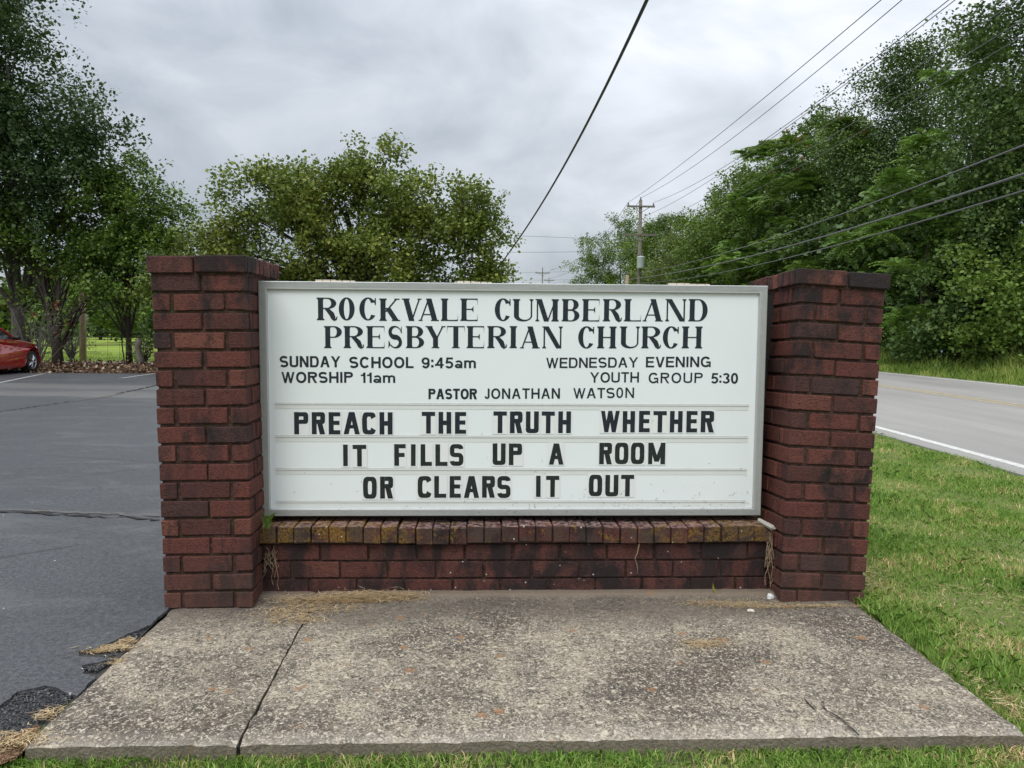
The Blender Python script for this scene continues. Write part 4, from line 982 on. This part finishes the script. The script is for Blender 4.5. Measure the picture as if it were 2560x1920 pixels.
def seedheads(frac, mat='leaf_red', size=.12):
    def f(t, c, u, r):
        top = c[(c[:, 2] > np.quantile(c[:, 2], 1-frac))]; top = top[r.uniform(0, 1, len(top)) < .35]
        V = leaves(top+np.array([0, 0, .12]), np.tile([0, 0, 1.], (len(top), 1)), 12, .25, size, r, .07); obj('seed_heads', fast_mesh('seed_heads', V, 4, MAT[mat]), t)
    return f
def tb(px, D):
    p = flat((px-1106)/1662*D, D, -.03); p[2] -= float(drop(p[0], p[1])); return p
# --- left of the frame, beyond the lot
tree('tree', 'tall dark tree at the left edge, its crown leaving the picture', tb(40, 26), [(-1.2, 0, 10.6, 3.0, 2.6, 3.4), (.7, 0, 8.2, 2.3, 2.2, 2.4), (-2.2, 0, 7.2, 3.0, 2.4, 2.6), (2.0, -.3, 7.0, 1.7, 1.5, 1.3), (.9, 0, 5.6, 2.3, 2.0, 1.5), (-.3, 0, 12.4, 1.7, 1.6, 1.8), (.0, -1.0, 4.5, 1.5, 1.2, 1.1)], MAT['leaf_left'], .24, 3300, 26, .12, .7, .17, 21, 'bark_grey', limbs=40, shell=.55, gappy=.35)
tree('tree', 'slender green tree with a single straight trunk, left of the upright pillar', tb(276, 26.5), [(-.2, 0, 5.6, .95, .9, 1.3), (.9, 0, 5.1, 1.0, 1.0, 1.1), (-.9, 0, 4.6, 1.3, 1.1, 1.2), (.3, -.3, 3.9, 1.6, 1.2, .9), (-1.3, .2, 3.2, 1.2, 1., .7), (1.4, 0, 4.3, .9, .9, 1.0), (1.1, 0, 6.8, .45, .4, .8), (-.1, 0, 6.3, .6, .6, .8)], MAT['leaf_mid'], .11, 1150, 24, .11, .6, .13, 22, limbs=34, updir=.5, gappy=.4)
tree('tree', 'twin-trunked dark tree beside the wooden pole, left background', tb(122, 25.5), [(-.9, 0, 3.5, 1.3, 1.2, .9), (.9, 0, 3.9, 1.4, 1.1, .8), (.1, 0, 4.8, 1.6, 1.2, .7), (-1.7, 0, 4.4, 1.2, 1.1, .8), (1.4, 0, 2.6, .8, .8, .5), (-.5, 0, 2.4, 1.4, .8, .5)], MAT['leaf_mid'], .15, 460, 20, .12, .5, .16, 23, limbs=20, fork=[(-.35, 0), (.15, .05)], trunk_top=3.4, gappy=.6, shell=.7)
tree('ivy_column', 'rounded grey-green vine-covered stub rising behind the upright pillar', tb(362, 25), [(0, 0, 2.9, .55, .5, .9), (0, 0, 1.8, .55, .5, 1.0)], MAT['leaf_dark'], .10, 230, 20, .10, .25, .10, 24, limbs=4)
tree('tree', 'small tree with golden leaves between the ivy column and the big maple', tb(412, 27), [(0, 0, 3.4, .8, .8, 1.3), (.2, 0, 2.2, .9, .8, .9)], MAT['leaf_gold'], .06, 120, 18, .11, .5, .16, 25, limbs=16, gappy=.2)
mp = tb(800, 25.5)
tree('maple_tree', 'broad spreading maple with yellow-green leaves behind the sign', mp, [(-3.0, 0, 4.9, 1.5, 1.6, 1.25), (-.9, 0, 5.5, 1.5, 1.6, 1.2), (.1, .2, 6.35, 1.0, 1.0, .8), (-2.6, .1, 5.7, .9, 1.0, .7), (1.7, 0, 5.0, 1.5, 1.6, 1.3), (3.1, 0, 4.6, 1.3, 1.4, 1.35), (-1.6, 0, 3.4, 1.9, 1.8, 1.5), (.8, -.4, 3.4, 2.2, 1.8, 1.6), (3.5, 0, 2.9, 1.2, 1.2, 1.1), (-6.0, 0, 2.9, 1.0, 1.0, 1.1), (-4.6, 0, 2.0, 1.2, 1.0, .9), (-4.3, 0, 3.2, 1.3, 1.3, 1.4), (-1.8, -.2, 5.2, 1.4, 1.4, 1.0), (2.4, 0, 2.2, 1.5, 1.2, .8), (-5.2, .4, 3.6, .9, 1.0, 1.1), (-3.0, 0, 2.2, 1.8, 1.3, .9)], MAT['leaf_maple'], .26, 3600, 26, .115, .6, .14, 26, limbs=90, shell=.55, updir=.45, trunk_top=5.2, gappy=.05)
# understorey / far trees left
for i, (px, D, h, w, mt, lb) in enumerate([(-60, 34, 4.6, 3.2, 'leaf_mid', 'bushy green tree low behind the red car'), (60, 44, 5.6, 3.4, 'leaf_dark', 'dark bushy tree in the field behind the twin-trunked tree'), (150, 60, 6.4, 4.6, 'leaf_mid', 'green field tree left of the wooden pole'), (215, 80, 7.2, 5.4, 'leaf_dark', 'dark field tree right of the wooden pole'), (300, 70, 6.2, 4.6, 'leaf_mid', 'green field tree behind the slender trunk'), (370, 62, 6.4, 4.2, 'leaf_mid', 'green field tree just left of the upright pillar')]):
    tree('field_tree', lb, tb(px, D), [(0, 0, h*.62, w*.6, w*.5, h*.36), (w*.4, 0, h*.42, w*.5, w*.4, h*.30), (-w*.4, 0, h*.40, w*.5, w*.4, h*.30), (0, -.4, h*.30, w*.7, w*.4, h*.14)], MAT[mt], .16, 380, 18, .20+.0012*D, .8, .28, 40+i, limbs=10, group=None)
# --- the tree line along the far side of the road
RT = [  # px, D, height, width, material, style, label
 (2300, 21, 15, 3.0, 'leaf_dark', 'leaf', 'tallest dark tree at the right edge, running out of the top of the picture'),
 (2085, 26.5, 10.8, 3.2, 'leaf_sumac', 'frond', 'bright frond-leaved tree just left of the tallest dark tree'),
 (1935, 31, 11.9, 3.7, 'leaf_dark', 'leaf', 'high-crowned dark green tree with pale top shoots above the leaning pillar'),
 (1810, 33, 10.8, 3.2, 'leaf_mid', 'frond', 'feathery tree with reddish seed heads left of the high dark crown'),
 (1755, 40, 11.8, 3.6, 'leaf_mid', 'leaf', 'mid-green tree in the middle of the tree line above the wires'),
 (1665, 38, 10.5, 3.1, 'leaf_sumac', 'frond', 'frond-leaved tree topped with red seed heads, middle of the tree line'),
 (1600, 45, 10.2, 3.6, 'leaf_mid', 'leaf', 'rounded green tree on the down slope of the tree line'),
 (1535, 52, 9.2, 3.9, 'leaf_olive', 'leaf', 'olive-green tree on the down slope of the tree line'),
 (1480, 60, 7.8, 4.2, 'leaf_olive', 'leaf', 'low yellowish-olive tree right of the utility pole'),
 (1420, 74, 11.4, 4.0, 'leaf_mid', 'leaf', 'small green tree directly behind the utility pole'),
 (1340, 80, 12.2, 5.0, 'leaf_mid', 'leaf', 'last tree of the line, standing left of the utility pole')]
for i, (px, D, h, w, mt, stl, lb) in enumerate(RT):
    lob = [(0, 0, h*.80, w*.62, w*.6, h*.19), (w*.42, 0, h*.60, w*.62, w*.6, h*.22), (-w*.45, 0, h*.58, w*.62, w*.6, h*.22), (0, -.6, h*.38, w*.85, w*.6, h*.24), (0, -.9, h*.15, w*.8, w*.5, h*.16), (w*.1, 0, h*.93, w*.32, w*.3, h*.08), (-w*.6, -.2, h*.36, w*.5, w*.5, h*.2)]
    near = D < 34
    tree('roadside_tree', lb, tb(px, D), lob, MAT[mt], .16, ((4600 if i in (0, 2) else 3400) if near else 2500) if stl == 'leaf' else (640 if near else 480), 24 if stl == 'leaf' else 4, (.10 if near else .14) if stl == 'leaf' else (.26 if near else .30), .65 if stl == 'leaf' else .85, .2, 60+i, style=stl, limbs=14, shell=.5, extra=seedheads(.22) if i in (3, 5) else None)
# front layer of shrubs and fronds filling the foot of the line
for i, (px, D, h, w, mt, stl, lb) in enumerate([
 (2190, 19.5, 4.3, 2.0, 'leaf_mid', 'leaf', 'dense dark-green shrub at the lower right edge above the verge'),
 (2075, 21.5, 3.6, 1.7, 'leaf_dark', 'leaf', 'dark shrub between the leaning pillar and the lower right shrub'),
 (1985, 22.5, 6.8, 1.9, 'leaf_sumac', 'frond', 'arching bright green sumac right above the leaning pillar cap'),
 (2120, 23, 8.0, 1.9, 'leaf_sumac', 'frond', 'drooping fronded sapling in front of the tallest dark tree'),
 (1900, 26, 6.0, 2.0, 'leaf_sumac', 'frond', 'sumac behind the leaning pillar cap'),
 (1800, 30, 5.6, 2.1, 'leaf_mid', 'frond', 'low fronded sapling above the right half of the sign'),
 (1700, 34, 5.2, 2.3, 'leaf_sumac', 'frond', 'pale fronded sapling under the lowest wires'),
 (1630, 38, 4.8, 2.4, 'leaf_olive', 'leaf', 'olive shrub under the lowest wires'),
 (2010, 24, 3.0, 2.2, 'leaf_dark', 'leaf', 'dark shrub at the foot of the trees beside the road'),
 (1560, 44, 4.8, 2.6, 'leaf_sumac', 'leaf', 'light green shrub right of the utility pole near the sign top')]):
    tree('shrub' if stl == 'leaf' else 'sumac', lb, tb(px, D), [(0, 0, h*.68, w*.7, w*.6, h*.30), (w*.45, -.2, h*.42, w*.6, w*.5, h*.32), (-w*.4, -.2, h*.38, w*.6, w*.5, h*.30), (0, -.3, h*.16, w*.95, w*.5, h*.18)], MAT[mt], .07, 560 if stl == 'leaf' else 260, 22 if stl == 'leaf' else 4, .11+.002*(D-20) if stl == 'leaf' else .21, .4 if stl == 'leaf' else .75, .14, 90+i, style=stl, limbs=12, shell=.6, cat='shrub' if stl == 'leaf' else 'tree')
# distant wood closing the field on the left and behind the road: one mass
def wood(name, label, lats, D0, D1, h, n, mat, seed, size=.5):
    r = np.random.default_rng(seed); lat = r.uniform(lats[0], lats[1], n); D = r.uniform(D0, D1, n)
    hh = h*(.75+.18*np.sin(lat*.21)+.14*np.sin(lat*.53+1)); z = r.uniform(0, 1, n)**.8*hh
    c = CAM[None]+HY[None]*D[:, None]+HX[None]*lat[:, None]; c[:, 2] = z-drop(c[:, 0], c[:, 1])
    V = leaves(c, unit(r.normal(0, 1, c.shape)+np.array([0, -.3, .5])), 9, 1.2, size, r, .6); return tag(obj(name, fast_mesh(name, V, 4, mat)), label, 'woodland', kind='stuff')
wood('distant_wood', 'far dark wood closing the field behind the left trees', (-105, -18), 92, 104, 6.6, 6500, MAT['leaf_dark'], 5, .6)
wood('distant_wood', 'hazy low wood on the horizon behind the sign', (-40, 60), 205, 225, 7.5, 3500, MAT['leaf_dark'], 6, .9)
wood('roadside_understorey', 'dark undergrowth filling the shade between the roadside tree trunks', (12.2, 19), 22, 62, 5.2, 9000, MAT['leaf_dark'], 7, .26)
# verge weeds beyond the road
Ps = []
r = np.random.default_rng(31)
for o0, o1, n, s0, s1 in ((3.08, 6.2, 46000, 0, 60),):
    cl = offs(o0); cr = offs(o1); k = r.uniform(14, 52, n); i = k.astype(int); f = (k-i)[:, None]; A = np.array(cl); B = np.array(cr)
    a = A[i]*(1-f)+A[i+1]*f; b = B[i]*(1-f)+B[i+1]*f; u = r.uniform(0, 1, n)[:, None]; q = a+(b-a)*u; P = np.concatenate([q, np.full((n, 1), -.04)], 1)
    H = (.14+.85*u[:, 0]**.8)*(.8+.3*np.sin(q[:, 0]*3)*np.sin(q[:, 1]*2))
blades('verge_weeds', P, H[:, None], .022, MAT['tallgrass'], .55, 'tall unmown grass and weeds on the far verge of the road', 12, cat='grass')
MAT['chicory'] = plain('pale_blue_petals', (.45, .52, .75), .6, var=.1)
for k, (px, py) in enumerate([(2022, 789), (2026, 795), (2024, 804), (2034, 759)]):
    p = at(px, py, 20.); mb = MB()
    for q in range(9):
        a = q*2*math.pi/9; u = Vector((math.cos(a), -.2, math.sin(a)))*.028; v = Vector((-math.sin(a), 0, math.cos(a)))*.010
        mb.add([p, p+np.array(u*.6+v), p+np.array(u), p+np.array(u*.6-v)], [(0, 1, 2, 3)])
    fl = mb.build('chicory_flower', MAT['chicory']); MB().tube([p+np.array([0, .01, 0]), (p[0]+.03, p[1], -.03)], .004, 4).build('stem', MAT['leaf_mid'], fl)
    tag(fl, ['pale blue chicory flower, left one of the low cluster on the verge', 'pale blue chicory flower, right one of the low cluster on the verge', 'pale blue chicory flower at the bottom of the cluster on the verge', 'lone pale blue chicory flower above the cluster'][k], 'flower', 'chicory flowers on the verge')
# tufts in the field beyond the fence
P = np.stack([rng.uniform(-30, -9, 24000), rng.uniform(20.5, 42, 24000), np.full(24000, -.03)], 1)
lat = (P[:, :2]-CAM[:2])@HX[:2]; dd = (P[:, :2]-CAM[:2])@HY[:2]; P = P[(dd > 26.5) & ((dd < 29.5) | (dd > 31.3))]; P[:, 2] -= drop(P[:, 0], P[:, 1])
blades('field_grass', P, .09, .03, MAT['tallgrass'], .8, 'sunlit grass of the field beyond the wire fence', 14)
# leaf litter bank at the end of the lot
n = 9000; r = np.random.default_rng(8); lt = r.uniform(-24, -8, n); DD = r.uniform(22.0, 27.3, n)
c = CAM[None]+HY[None]*DD[:, None]+HX[None]*lt[:, None]
def bank(D): return -.0150*np.clip(D-4.4, 0, 38)+.05*np.clip((D-22.1)/1.2, 0, 1)*np.clip((28.4-D)/1.5, 0, 1)
c[:, 2] = bank(DD)+r.uniform(0, .05, n)
V = leaves(c, unit(r.normal(0, 1, c.shape)), 2, .1, .10, r, .05); tag(obj('leaf_litter', fast_mesh('leaf_litter', V, 4, MAT['litter'])), 'brown fallen leaves on the low bank at the end of the parking lot', 'leaves', kind='stuff')
V = []; F = []; Ds = np.linspace(22.0, 27.6, 9); ls = np.linspace(-60, -5.5, 40)
for d_ in Ds:
    for l_ in ls: p = flat(l_, d_+.25*math.sin(l_*1.3)); V.append((p[0], p[1], bank(d_)-.015))
F = [(j*40+i, j*40+i+1, (j+1)*40+i+1, (j+1)*40+i) for j in range(8) for i in range(39)]
tag(obj('litter_bank', mesh('litter_bank', V, F, bark('leaf_mould', (.035, .022, .014), (.10, .062, .04)), True)), kind='structure')

# ------------------------------------------------------------------ fence, posts, shrub with bare twigs
fence = tag(empty('wire_fence', tuple(flat(-16, 27.2, -.34))), 'sagging woven wire fence at the edge of the field, with a weathered wooden post', 'fence')
fp = np.array(fence.location)+np.array([0, 0, .34])
mb = MB()
for z in (.25, .5, .75, 1.0, 1.2):
    mb.tube([flat(l, 27.2, z+.03*math.sin(l*1.7+z))-fp for l in np.linspace(-24, -6, 30)], .006, 3, False)
for l in np.arange(-24, -6, .42): mb.tube([flat(l, 27.2, .2)-fp, flat(l+.03, 27.2, 1.2)-fp], .005, 3, False)
mb.build('wire_mesh', MAT['wire'], fence)
for px in (160, 268, 372): 
    l = (px-1106)/1662*27.2; MB().tube([flat(l, 27.15, 0)-fp, flat(l-.08, 27.15, .75)-fp, flat(l-.05, 27.15, 1.4)-fp], .022, 5).build('metal_post', MAT['dark'], fence)
l = (299-1106)/1662*25.6
MB().tube([flat(l+.03, 25.6, 0)-fp, flat(l+.02, 25.6, .35)-fp, flat(l-.06, 25.6, .7)-fp, flat(l-.02, 25.6, .92)-fp, flat(l-.05, 25.6, 1.0)-fp], [.14, .12, .10, .13, .03], 8).build('wooden_post', MAT['pole'], fence, True)
p0 = at(178, 752, 29.5); p0[2] = -.42; p1 = at(176, 606, 29.5)
o = tag(empty('wooden_pole', tuple(p0)), 'pale bare wooden pole standing in the grass at the left', 'pole'); MB().tube([(0, 0, 0), (p1-p0)*.5+np.array([.03, 0, 0]), p1-p0], [.13, .115, .10], 9).build('shaft', MAT['tanpole'], o, True); MB().tube([(p1-p0)*.62+np.array([0, -.12, 0]), (p1-p0)*.66+np.array([0, -.12, 0])], .05, 6).build('bracket', MAT['dark'], o)
def twiggy(name, label, base, h, w, seed, n=34, red=True):
    r = np.random.default_rng(seed); t = tag(empty(name, tuple(base)), label, 'shrub'); mb = MB(); ends = []
    for k in range(n):
        a = r.uniform(0, 6.28); e = np.array([math.cos(a)*w*r.uniform(.2, 1), math.sin(a)*w*.5, h*r.uniform(.4, 1)]); m_ = e*.5+np.array([0, 0, h*.12]); ends.append(e)
        mb.tube([(0, 0, 0), m_*.5+r.normal(0, .04, 3), m_+r.normal(0, .06, 3), e], [.025, .016, .012, .005], 4, False)
        for q in range(4): f = r.uniform(.4, 1); s = m_+(e-m_)*f; mb.tube([s, s+r.normal(0, .22, 3)], [.007, .003], 3, False)
    mb.build('stems', MAT['bark_grey'], t); ends = np.array(ends)
    V = leaves(ends, unit(ends), 9, .35, .09, r, .12); obj('foliage', fast_mesh('foliage', V, 4, MAT['leaf_mid']), t)
    if red:
        V = leaves(ends[:5]+np.array([0, 0, .1]), unit(ends[:5]), 14, .12, .08, r, .05); obj('red_flowers', fast_mesh('red_flowers', V, 4, MAT['leaf_red']), t)
    return t
twiggy('bare_shrub', 'half-bare twiggy shrub with a few red flowers right behind the red car', flat((72-1106)/1662*24.5, 24.5, -.34), 2.2, 1.5, 3)
twiggy('bare_shrub', 'small grey-green bush beside the wooden pole in the grass', flat((150-1106)/1662*31, 31, -.34), 1.1, .7, 4, 40, False)
twiggy('bare_shrub', 'weedy growth around the weathered fence post', flat((306-1106)/1662*26, 26, -.34), .95, .45, 5, 30, False)

# ------------------------------------------------------------------ red car, nose towards the shrub
def car():
    D = 22.2; axle = flat((55-1106)/1662*D-.80, D+.05, 0)
    t = tag(empty('parked_car', (axle[0], axle[1], .008-float(drop(axle[0], axle[1]))), (0, 0, R(93))), 'shiny red car parked at the end of the lot, only its nose in the picture', 'car')
    paint = M('red_car_paint', .25, .5); paint.set('Base Color', (.30, .004, .007, 1)); paint.b.inputs['Coat Weight'].default_value = 1; paint.b.inputs['Coat Roughness'].default_value = .04; paint.b.inputs['Metallic'].default_value = .0
    glass = M('car_glass', .05, .5); glass.set('Base Color', (.012, .016, .018, 1)); rub = plain('tyre_rubber', (.015, .015, .016), .8); chrome = plain('silver_rim', (.55, .56, .58), .25, metal=.8, var=.05)
    lampm = M('headlamp_lens', .1, .5); lampm.set('Base Color', (.55, .50, .48, 1)); black = plain('black_trim', (.015, .015, .015), .5)
    Wd = .90
    def arch(cx): return [(cx+.37*math.cos(R(a)), .30+.37*math.sin(R(a))) for a in range(-8, 189, 14)][::-1]
    wb = 2.65
    low = [(-wb-.95, .42), (-wb-.92, .24)]+[(-wb-.42, .19)]+arch(-wb)+[(-wb+.42, .17), (-.42, .17)]+arch(0)+[(.40, .18), (.72, .20), (.84, .32)]
    topl = [(.86, .46), (.82, .60), (.70, .70), (.45, .80), (.1, .875), (-.35, .93), (-.72, .985), (-1.5, 1.0), (-2.6, 1.02), (-3.2, 1.04), (-3.55, .98), (-3.62, .70)]
    prof = low+topl
    import bmesh
    bm = bmesh.new(); vs_ = [bm.verts.new((x, -Wd, z)) for x, z in prof]; f = bm.faces.new(vs_)
    r = bmesh.ops.extrude_face_region(bm, geom=[f]); 
    for v in [g for g in r['geom'] if isinstance(g, bmesh.types.BMVert)]: v.co.y = Wd
    for v in bm.verts:
        s = 1.0
        if v.co.z > .62: s -= .22*min(1, (v.co.z-.62)/.42)
        if v.co.x > .35: s -= .30*((v.co.x-.35)/.51)**1.6
        if v.co.z < .3: s -= .03
        v.co.y *= s
    bmesh.ops.recalc_face_normals(bm, faces=bm.faces[:])
    bmesh.ops.bevel(bm, geom=[e for e in bm.edges if abs(e.verts[0].co.y-e.verts[1].co.y) < .2], offset=.025, segments=2, affect='EDGES', clamp_overlap=True)
    me = bpy.data.meshes.new('body'); bm.to_mesh(me); me.materials.append(paint.m); obj('body', me, t)
    # cabin: glasshouse and roof as one swept shape
    def cabin(name, pts, mat, w0, w1, z0, z1, grow=0.):
        V = []; 
        for s in (-1, 1):
            for x, z in pts: w = w0+(w1-w0)*(z-z0)/(z1-z0); V.append((x, s*(w+grow), z))
        n = len(pts); F = [tuple(range(n)), tuple(range(2*n-1, n-1, -1))]+[(i, n+i, n+(i+1) % n, (i+1) % n) for i in range(n)]
        return obj(name, mesh(name, V, F, mat), t)
    cabin('window', [(-.62, .97), (-1.35, 1.36), (-1.8, 1.43), (-2.5, 1.42), (-3.1, 1.20), (-3.3, 1.02)], glass.m, .72, .56, .97, 1.43)
    roof = cabin('roof', [(-1.32, 1.375), (-1.8, 1.455), (-2.5, 1.445), (-2.95, 1.30), (-2.9, 1.27), (-2.5, 1.40), (-1.8, 1.41), (-1.36, 1.335)], paint.m, .72, .575, .97, 1.43, .004)
    for s in (-1, 1):
        mb = MB(); mb.tube([(-.56, s*.735, .97), (-.95, s*.665, 1.19), (-1.36, s*.60, 1.375)], [.035, .03, .03], 6); mb.build('pillar', paint.m, t, True)
        MB().tube([(-.78, s*.78, 1.0), (-.80, s*.88, 1.02), (-.80, s*.97, 1.03)], [.03, .075, .055], 8).build('mirror', paint.m if s > 0 else black, t, True)
        me_ = MB().add([(.62, s*.745, .60), (.80, s*.62, .56), (.80, s*.60, .66), (.58, s*.735, .735), (.30, s*.80, .765), (.42, s*.80, .68)], [(0, 1, 2, 3, 4, 5)]).build('headlight', lampm.m, t)
        for cx in (0, -wb):
            wh = empty('wheel', (cx, s*.80, .31)); wh.parent = t
            V = []; 
            mb = MB(); prof2 = [(.215, -.085), (.29, -.10), (.31, -.07), (.31, .07), (.29, .10), (.215, .085)]
            n = 28; VV = [(rr_*math.cos(2*math.pi*k/n), y, rr_*math.sin(2*math.pi*k/n)) for rr_, y in prof2 for k in range(n)]
            mb.add(VV, [(i*n+k, i*n+(k+1) % n, (i+1)*n+(k+1) % n, (i+1)*n+k) for i in range(5) for k in range(n)]); mb.build('tyre', rub, wh, True)
            mb = MB(); y0 = s*.075
            VV = [(rr_*math.cos(2*math.pi*k/n), s*y, rr_*math.sin(2*math.pi*k/n)) for rr_, y in [(.225, -.06), (.225, .075), (.205, .085), (.195, .05)] for k in range(n)]
            mb.add(VV, [(i*n+k, i*n+(k+1) % n, (i+1)*n+(k+1) % n, (i+1)*n+k) for i in range(3) for k in range(n)])
            for k in range(10):
                a = 2*math.pi*k/10+(.10 if k % 2 else -.10); c_, s_ = math.cos(a), math.sin(a); pp = [(-s_*.012, c_*.012)]
                mb.tube([(c_*.03, y0, s_*.03), (c_*.20, s*.065, s_*.20)], [.017, .015], 4)
            mb.add([(.05*math.cos(q*math.pi/5), y0+s*.008, .05*math.sin(q*math.pi/5)) for q in range(10)], [tuple(range(10))]); mb.build('rim', chrome, wh)
            MB().add([(.2*math.cos(q*math.pi/8), s*.02, .2*math.sin(q*math.pi/8)) for q in range(16)], [tuple(range(16))]).build('brake_disc', rub, wh)
            w = MB(); VV = [(.345*math.cos(2*math.pi*k/24), y, .345*math.sin(2*math.pi*k/24)) for y in (-.25*s, .06*s) for k in range(24)]; w.add(VV, [(k, (k+1) % 24, 24+(k+1) % 24, 24+k) for k in range(24)]+[tuple(range(24))])
            w.build('wheel_arch', black, t, loc=(cx, s*.80, .31))
    MB().box(-3.4, .60, -.75, .75, .2, .35).build('underbody', black, t)
    return t
car()

# ------------------------------------------------------------------ poles and wires
def pole(name, label, px, ytop, D, arms, r0=.15, mat='pole', box=False, group=None, lean=0., zb=-.1):
    top = at(px, ytop, D); base = np.array([top[0]-lean, top[1], zb]); t = tag(empty(name, tuple(base)), label, 'utility pole', group); H = top[2]-zb
    MB().tube([(0, 0, 0), (lean*.5, 0, H*.5), (lean, 0, H)], [r0, r0*.85, r0*.65], 10).build('shaft', MAT[mat], t, True)
    for dz, hw, dy in arms:
        z = H-dz; x0 = lean*(z/H)
        MB().box(x0-hw, x0+hw, -.17, -.07, z-.06, z+.06).build('crossarm', MAT[mat], t)
        if hw > .8:
            for s in (-1, 1): MB().tube([(x0+s*hw*.62, -.12, z-.05), (x0, -.12, z-.42)], .02, 5).build('brace', MAT['wire'], t)
        for s in (-1, 1):
            MB().lathe([(.0, 0), (.05, 0), (.06, .05), (.035, .09), (.055, .13), (.03, .18), (0, .2)], 8, (x0+s*(hw-.1), -.12, z+.06)).build('insulator', MAT['wire'], t, True)
    MB().lathe([(.0, 0), (.05, 0), (.06, .06), (.035, .1), (.05, .15), (0, .22)], 8, (lean, 0, H)).build('insulator', MAT['wire'], t, True)
    if box:
        zt = H-box; g = plain('grey_transformer_paint', (.42, .46, .48), .5)
        o = MB().lathe([(0, -.42), (.24, -.42), (.26, -.38), (.26, .30), (.28, .33), (.22, .38), (0, .42)], 14, (-.0, -.42, zt)).build('transformer', g, t, True)
        for s in (-1, 1): MB().lathe([(.03, 0), (.05, .06), (.03, .12), (.04, .18), (0, .2)], 6, (s*.1, -.42, zt+.38)).build('bushing', MAT['wire'], o, True)
    return t
DP = 52.
pole('utility_pole', 'tall wooden utility pole with two crossarms and a grey transformer, left of the roadside trees', 1384, 432, DP, [(.45, .95, 0), (2.35, 1.15, 0)], .17, box=4.2)
pole('utility_pole', 'distant utility pole with two crossarms seen just over the middle of the sign', 1172, 580, 118, [(.7, 1.1, 0), (2.6, 1.1, 0)], .13)
pole('utility_pole', 'tiny far utility pole just right of the distant double-arm pole', 1186, 601, 175, [(.5, 1.2, 0)], .12)
pole('utility_pole', 'short grey pole stub showing just left of the tall pole', 1355, 594, 44, [], .14, mat='tanpole')
pole('utility_pole', 'thin dark far pole right of the maple', 1110, 582, 110, [], .07, mat='bark')
pole('utility_pole', 'pale leaning pole half hidden in the right edge of the maple', 1061, 548, 27.5, [], .09, mat='pole', lean=-.12)
def wire(label, pts, rad, mat='wire', n=28, ext=None, group='power lines'):
    P = [at(*p) for p in pts]
    if len(P) == 2: P = [P[0], (P[0]+P[1])/2, P[1]]
    # smooth curve through three points, by depth
    t1 = np.linalg.norm(P[1]-P[0])/(np.linalg.norm(P[1]-P[0])+np.linalg.norm(P[2]-P[1])); out = []
    t_end = ext or 1.0
    for k in range(n+1):
        t = t_end*k/n; L0 = (t-t1)*(t-1)/((0-t1)*(0-1)); L1 = t*(t-1)/(t1*(t1-1)); L2 = t*(t-t1)/(1*(1-t1)); out.append(P[0]*L0+P[1]*L1+P[2]*L2)
    o = MB().tube(out, rad, 6, False).build('power_line', MAT[mat], None, True); tag(o, label, 'wire', group); return o
x3 = 1.35
def dx(lat, px): return lat*1662/(px-1106)        # depth at which a wire running lat metres to the right crosses px
for lb, a, mid, b, la, lb2, rad in [
  ('uppermost wire running from the left end of the top crossarm', (1357, 437), (1600, 253), (1903, 0), 7.9, 8.0, .011),
  ('second wire from the top, tied to the tip of the tall pole', (1385, 427), (1640, 254), (1948, 0), 8.7, 8.6, .011),
  ('third wire from the top, from the right end of the top crossarm', (1413, 437), (1678, 284), (2049, 0), 9.6, 9.4, .011),
  ('fourth wire, running close beneath the third', (1395, 466), (1678, 291), (2063, 0), 9.0, 9.4, .010),
  ('fifth wire, crossing in front of the high tree tops', (1410, 483), (1800, 262), (2199, 0), 9.5, 9.8, .010),
  ('sixth wire, crossing the tree crowns below the fifth', (1420, 487), (1830, 274), (2212, 42), 9.8, 9.9, .010),
  ('seventh wire, faint and lowest of the upper bundle', (1440, 500), (1850, 290), (2212, 76), 10.2, 9.9, .009)]:
    wire(lb, [(a[0], a[1], DP), (mid[0], mid[1], dx((la+lb2)/2, mid[0])), (b[0], b[1], dx(lb2, b[0]))], rad, ext=1.12)
for lb, a, mid, b, rad in [('upper of the three low cables in front of the roadside trees', (1381, 590), (1772, 479), (2214, 313), .016), ('thick middle cable of the three low cables in front of the trees', (1355, 604), (1796, 506), (2214, 375), .022), ('lowest of the three low cables, just above the leaning pillar', (1374, 613), (1772, 539), (2214, 411), .015)]:
    wire(lb, [(a[0], a[1], DP-1), (mid[0], mid[1], dx(9., mid[0])), (b[0], b[1], dx(8.8, b[0]))], rad, ext=1.15, group='low cables along the road')
for lb, pts in [('left wire sagging from the tall pole to the distant pole', [(1357, 437, DP), (1272, 541, 78), (1188, 583, 117)]), ('right wire sagging from the tall pole to the distant pole', [(1385, 430, DP), (1291, 530, 76), (1188, 584, 117)]),
                ('low wire falling from the lower crossarm to the horizon', [(1370, 503, DP), (1290, 560, 74), (1175, 605, 117)]), ('lowest wire falling behind the last tree to the horizon', [(1372, 540, DP), (1280, 590, 76), (1195, 612, 117)])]:
    wire(lb, pts, .016, group='far power lines')
for lb, pts in [('high faint wire crossing the sky level from the maple to the tall pole', [(1110, 509, 60), (1290, 516, 58), (1372, 520, DP)]), ('level wire from the maple to the tall pole above the sign', [(1100, 545, 60), (1240, 544, 57), (1372, 540, DP)]),
                ('lower level wire crossing behind the distant pole', [(1030, 590, 90), (1172, 588, 90), (1300, 583, 80)]), ('lowest level wire just above the sign top', [(1030, 605, 90), (1172, 605, 90), (1300, 602, 80)])]:
    wire(lb, pts, .014, group='far power lines')
o = wire('thick black twisted service cable slanting down to the right edge of the maple', [(1418, -45, 7.4), (1245, 310, 13.3), (1062, 596, 27.4)], .021, 'cable', 40, group='service cable')
